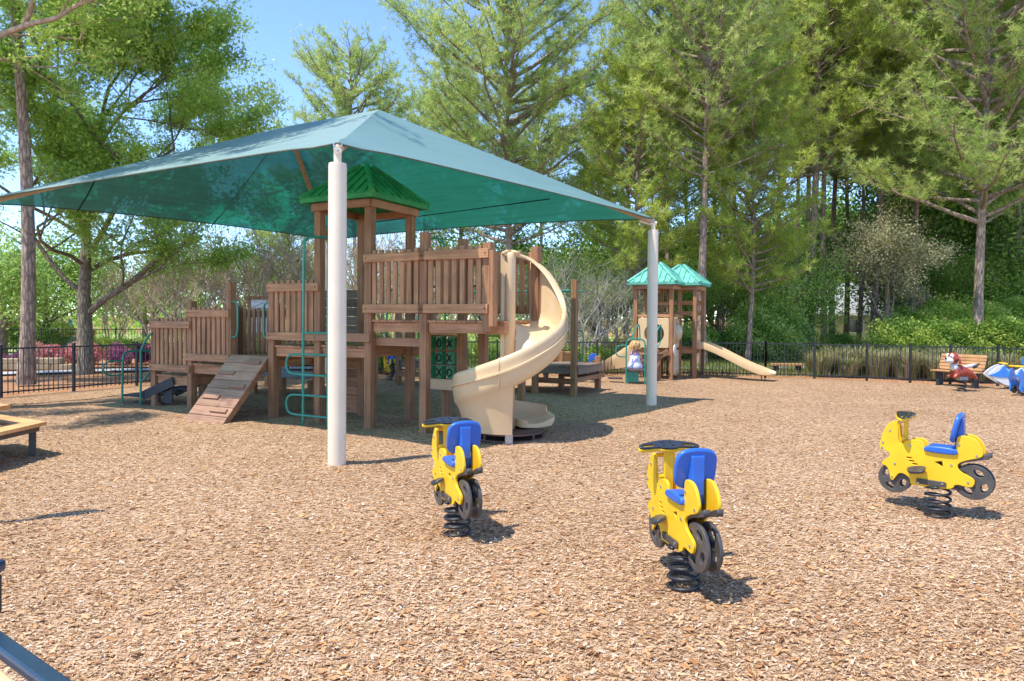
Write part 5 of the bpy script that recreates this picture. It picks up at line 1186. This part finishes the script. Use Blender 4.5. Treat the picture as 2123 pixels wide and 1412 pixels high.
for k, (px, Y) in enumerate(((1702, 20.2), (1730, 20.8), (1758, 20.0), (1790, 20.6), (1822, 19.8), (1852, 20.4), (1880, 19.4), (1915, 19.9), (1948, 19.0), (1985, 19.4), (2020, 18.6), (2055, 19.2), (2090, 18.4), (2125, 18.8), (1775, 21.4), (1840, 21.2), (1900, 20.9), (1960, 20.4))):
    where = ['just right of the trunk cluster', 'second from the trunk cluster', 'left of the bent fence post', 'right at the bent fence post', 'behind the gate panel', 'right half of the gate panel', 'at the post right of the gate', 'left of the dog rider', 'behind the left end of the bench', 'behind the bench', 'between bench and pale trunk', 'behind the jet ski rider', 'right of the jet ski rider', 'at the right edge', 'in the second row left of the gate', 'in the second row behind the gate', 'in the second row left of the bench', 'in the second row behind the bench'][k]
    grass_clump(*xy(px, Y), 130+k, 'dry tan and green grass clump '+where, h=.75+.15*math.sin(k*2.3))
def blades(name, region, n, h, seed, mat=grassm):
    r = rng(seed); x = r.uniform(region[0], region[1], n); y = r.uniform(region[2], region[3], n); P = np.stack([x, y, np.zeros(n)], 1)
    a = r.uniform(0, PI, n); s = np.stack([np.cos(a), np.sin(a), np.zeros(n)], 1)*.008; tip = P+np.stack([r.normal(0, .04, n), r.normal(0, .04, n), h*r.uniform(.4, 1.1, n)], 1)
    v = np.stack([P-s, P+s, tip], 1).reshape(-1, 3); return tag(np_mesh(name, v, np.arange(3*n).reshape(-1, 3), mat, None, np.clip(r.normal(.35, .22, n), 0, 1)), 'short green and tan grass growing beyond the back fence', 'grass', kind='stuff')
blades('grass', (-3, 18, 19.6, 30), 60000, .16, 5)
# far wood behind everything that reads as one mass
def far_wood():
    r = rng(77); n = 110000; nb = 420
    cx = r.uniform(-75, 95, nb); cy = r.uniform(50, 68, nb); left = cx < -4
    top = np.where(left, 4.0, 6.5)+r.normal(0, .8, nb); cz = r.uniform(.1, 1, nb)*top; R = r.uniform(1.4, 3.0, nb)
    k = r.integers(0, nb, n); d = unit(r.normal(size=(n, 3))); P = np.stack([cx[k], cy[k], cz[k]], 1)+d*(R[k]*r.uniform(.5, 1.05, n))[:, None]; P = P[P[:, 2] > 0]
    v, f = leaf_quads(P, .34, 78, 0, .6); t = np.clip(.42+.25*np.sin(P[:, 0]*.9)+r.normal(0, .2, len(P)), 0, 1)
    return tag(np_mesh('far_wood', v, f, oakleaf, None, t), 'distant mixed wood filling the horizon behind the playground', 'wood', kind='stuff')
far_wood()

# ------------------------------------------------------------------ house, sign, posts beyond the fences
hx, hy = xy(1760, 46)
hs = empty('house', (hx, hy, 0), math.radians(-4), 'cream walled house with a long grey roof behind the pines on the right', 'house')
MB().box(-6.4, 6.2, 0, 7, -.05, 2.05).build('wall', simple('cream_stucco', (.62, .52, .38), .9, var=.08), hs)
MB().add([(-6.9, -.6, 2.06), (6.7, -.6, 2.06), (6.7, 7.6, 2.06), (-6.9, 7.6, 2.06), (-4.4, 3.5, 4.3), (4.2, 3.5, 4.3)], [(0, 1, 5, 4), (1, 2, 5), (2, 3, 4, 5), (3, 0, 4), (3, 2, 1, 0)]).build('roof', simple('grey_shingle', (.30, .30, .31), .9, var=.12, scale=8), hs)
MB().box(-6.9, 6.7, -.66, -.605, 1.93, 2.07).build('fascia', white, hs)
for x0 in (-3.5, .4, 3.2):
    w_ = MB().box(x0-.55, x0+.55, -.05, -.003, .75, 1.7).build('window', white, hs, .01); MB().box(x0-.48, x0+.48, -.062, -.052, .82, 1.63).build('pane', simple('window_glass', (.05, .07, .08), .08), w_)
hs2 = empty('hedge', (hx+.5, hy-5, 0), 0)
bpy.data.objects.remove(hs2)
sx, sy = xy(541, 20.6)
nb_ = empty('notice_board', (sx, sy, 0), math.radians(8), 'white notice board in a brown wooden frame behind the ramp opening', 'notice board')
for s in (-.34, .34): MB().box(s-.045, s+.045, -.045, .045, -.02, 2.22).build('post', woodz, nb_, .005)
MB().box(-.40, .40, -.06, .06, 2.12, 2.22).build('top_rail', woodx, nb_, .005); MB().box(-.29, .29, -.02, .02, 1.15, 2.11).build('board', white, nb_, .005)
m = MB(); rr = random.Random(9)
for k in range(26): xx = rr.uniform(-.26, .2); zz = 1.25+.033*k; m.box(xx, xx+rr.uniform(.03, .09), -.0245, -.022, zz, zz+.012)
m.build('printed_lines', simple('print_grey', (.2, .22, .25), .7), nb_)
def sign_post():
    x, y = xy(146, 31); r = empty('sign', (x, y, 0), 0, 'small teal and white sign on a post left of the oak trunk', 'sign')
    MB().lathe([(.045, 0), (.045, .98)], (0, 0, 0), 10).build('post', simple('brown_post', (.20, .11, .07), .7), r); MB().box(-.12, .12, -.02, .0, .98, 1.45).build('panel', white, r, .01) 
    MB().box(-.08, .08, -.028, -.022, 1.12, 1.40).build('emblem', simple('teal_print', (.10, .45, .42), .5), r); MB().box(-.10, .10, -.02, .0, .78, .96).build('lower_panel', simple('blue_grey_print', (.25, .36, .42), .6), r)
sign_post()
x, y = xy(120, 33)
pgl = empty('timber_frame', (x, y, 0), 0, 'brown timber frame with white hanging lamps beyond the second fence', 'timber frame')
for dx in (-.18, .20): MB().box(dx-.04, dx+.04, -.04, .04, 0, 1.55).build('post', simple('brown_timber', (.22, .13, .09), .8), pgl)
MB().box(-.75, .3, -.03, .03, 1.45, 1.53).build('beam', darkwood, pgl)
for dx in (-.68, -.40, .02): MB().lathe([(.02, 1.44), (.10, 1.25)], (dx, 0, 0), 12).build('lamp_shade', white, pgl)
# low stone border at the left
x, y = xy(30, 20.3)
sb_ = empty('stone_border', (x, y, 0), math.radians(8), 'low tan stone border behind the left fence beside the dark trunk', 'stone border')
k = 0; rr = random.Random(4)
for row, z in enumerate((0, .17)):
    xx = -1.7+row*.12
    while xx < 2.0-row*.9:
        w_ = rr.uniform(.42, .7); MB().box(xx, xx+w_-.012, -.16, .16, z-.02, z+.155+rr.uniform(-.01, .01)).build('stone', stone, sb_, .03, seg=3); xx += w_
# utility box and brick planter
x, y = xy(133, 29.8); ub = empty('utility_box', (x, y, 0), 0, 'blue grey box behind the pink hedge beyond the second fence', 'utility box')
MB().box(-.6, .35, -.3, .3, 0, .62).build('cabinet', simple('blue_grey_paint', (.22, .28, .35), .5), ub, .02); MB().box(-.64, .39, -.34, .34, .62, .67).build('lid', simple('grey_lid', (.35, .37, .40), .5), ub, .01)
x, y = xy(140, 34); bw_ = empty('brick_wall', (x, y, 0), 0, 'low reddish brick wall behind the blue grey box', 'wall')
MB().box(-1.0, 1.3, -.15, .15, 0, .85).build('wall', simple('red_brick', (.34, .18, .12), .9, var=.3, scale=14), bw_); MB().box(-1.05, 1.35, -.2, .2, .852, .92).build('coping', simple('pink_stone', (.55, .40, .33), .85), bw_, .02)

# ------------------------------------------------------------------ loose wood chips and dry leaves on the ground
def chips():
    r = rng(3); n = 230000
    Y = 2.3+ (9.5-2.3)*r.random(n)**1.35; half = Y*.80+.2; X = r.uniform(-1, 1, n)*half
    zg = ground_z(X, Y)
    L = r.uniform(.007, .022, n)*np.where(r.random(n) < .06, 1.8, 1); W = L*r.uniform(.15, .5, n)
    a = r.normal(.35, .9, n); ti = r.normal(0, .22, n); tj = r.normal(0, .3, n)
    d = np.stack([np.cos(a)*np.cos(ti), np.sin(a)*np.cos(ti), np.sin(ti)], 1)*(L/2)[:, None]; s = np.stack([-np.sin(a)*np.cos(tj), np.cos(a)*np.cos(tj), np.sin(tj)], 1)*(W/2)[:, None]
    c = np.stack([X, Y, zg+.004+np.abs(np.sin(ti))*L*.4+r.uniform(0, .006, n)], 1)
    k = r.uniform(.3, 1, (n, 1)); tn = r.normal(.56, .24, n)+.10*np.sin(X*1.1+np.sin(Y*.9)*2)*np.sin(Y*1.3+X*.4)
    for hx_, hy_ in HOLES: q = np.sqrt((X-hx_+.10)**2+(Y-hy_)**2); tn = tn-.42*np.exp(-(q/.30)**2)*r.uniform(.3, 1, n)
    v = np.stack([c-d-s*k, c+d-s, c+d*.9+s*k, c-d*1.05+s], 1).reshape(-1, 3)
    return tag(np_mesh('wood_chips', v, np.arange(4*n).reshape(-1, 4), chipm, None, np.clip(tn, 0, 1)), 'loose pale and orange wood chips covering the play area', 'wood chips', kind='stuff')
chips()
def litter():
    r = rng(8); n = 9000; Y = 2.6+15*r.random(n)**1.5; X = r.uniform(-1, 1, n)*(Y*.8)
    zg = ground_z(X, Y); P = np.stack([X, Y, zg+.012], 1)
    a = r.uniform(0, 2*PI, n); L = r.uniform(.012, .034, n); ti = r.normal(0, .25, n)
    d = np.stack([np.cos(a), np.sin(a), np.sin(ti)], 1)*L[:, None]; s = np.stack([-np.sin(a), np.cos(a), r.normal(0, .3, n)], 1)*(L*.42)[:, None]
    v = np.stack([P-d, P-d*.3+s, P+d, P-d*.1-s], 1).reshape(-1, 3)
    return tag(np_mesh('dry_leaves', v, np.arange(4*n).reshape(-1, 4), deadleaf, None, r.random(n)), 'scattered brown dry leaves and bark flakes on the wood chips', 'leaf litter', kind='stuff')
litter()
# ------------------------------------------------------------------ true size: one unit of the layout is 1.25 m
for o in bpy.data.objects:
    if o.parent is None and o.type != 'LIGHT':
        o.location = o.location*SCALE
        if o.type != 'CAMERA': o.scale = o.scale*SCALE
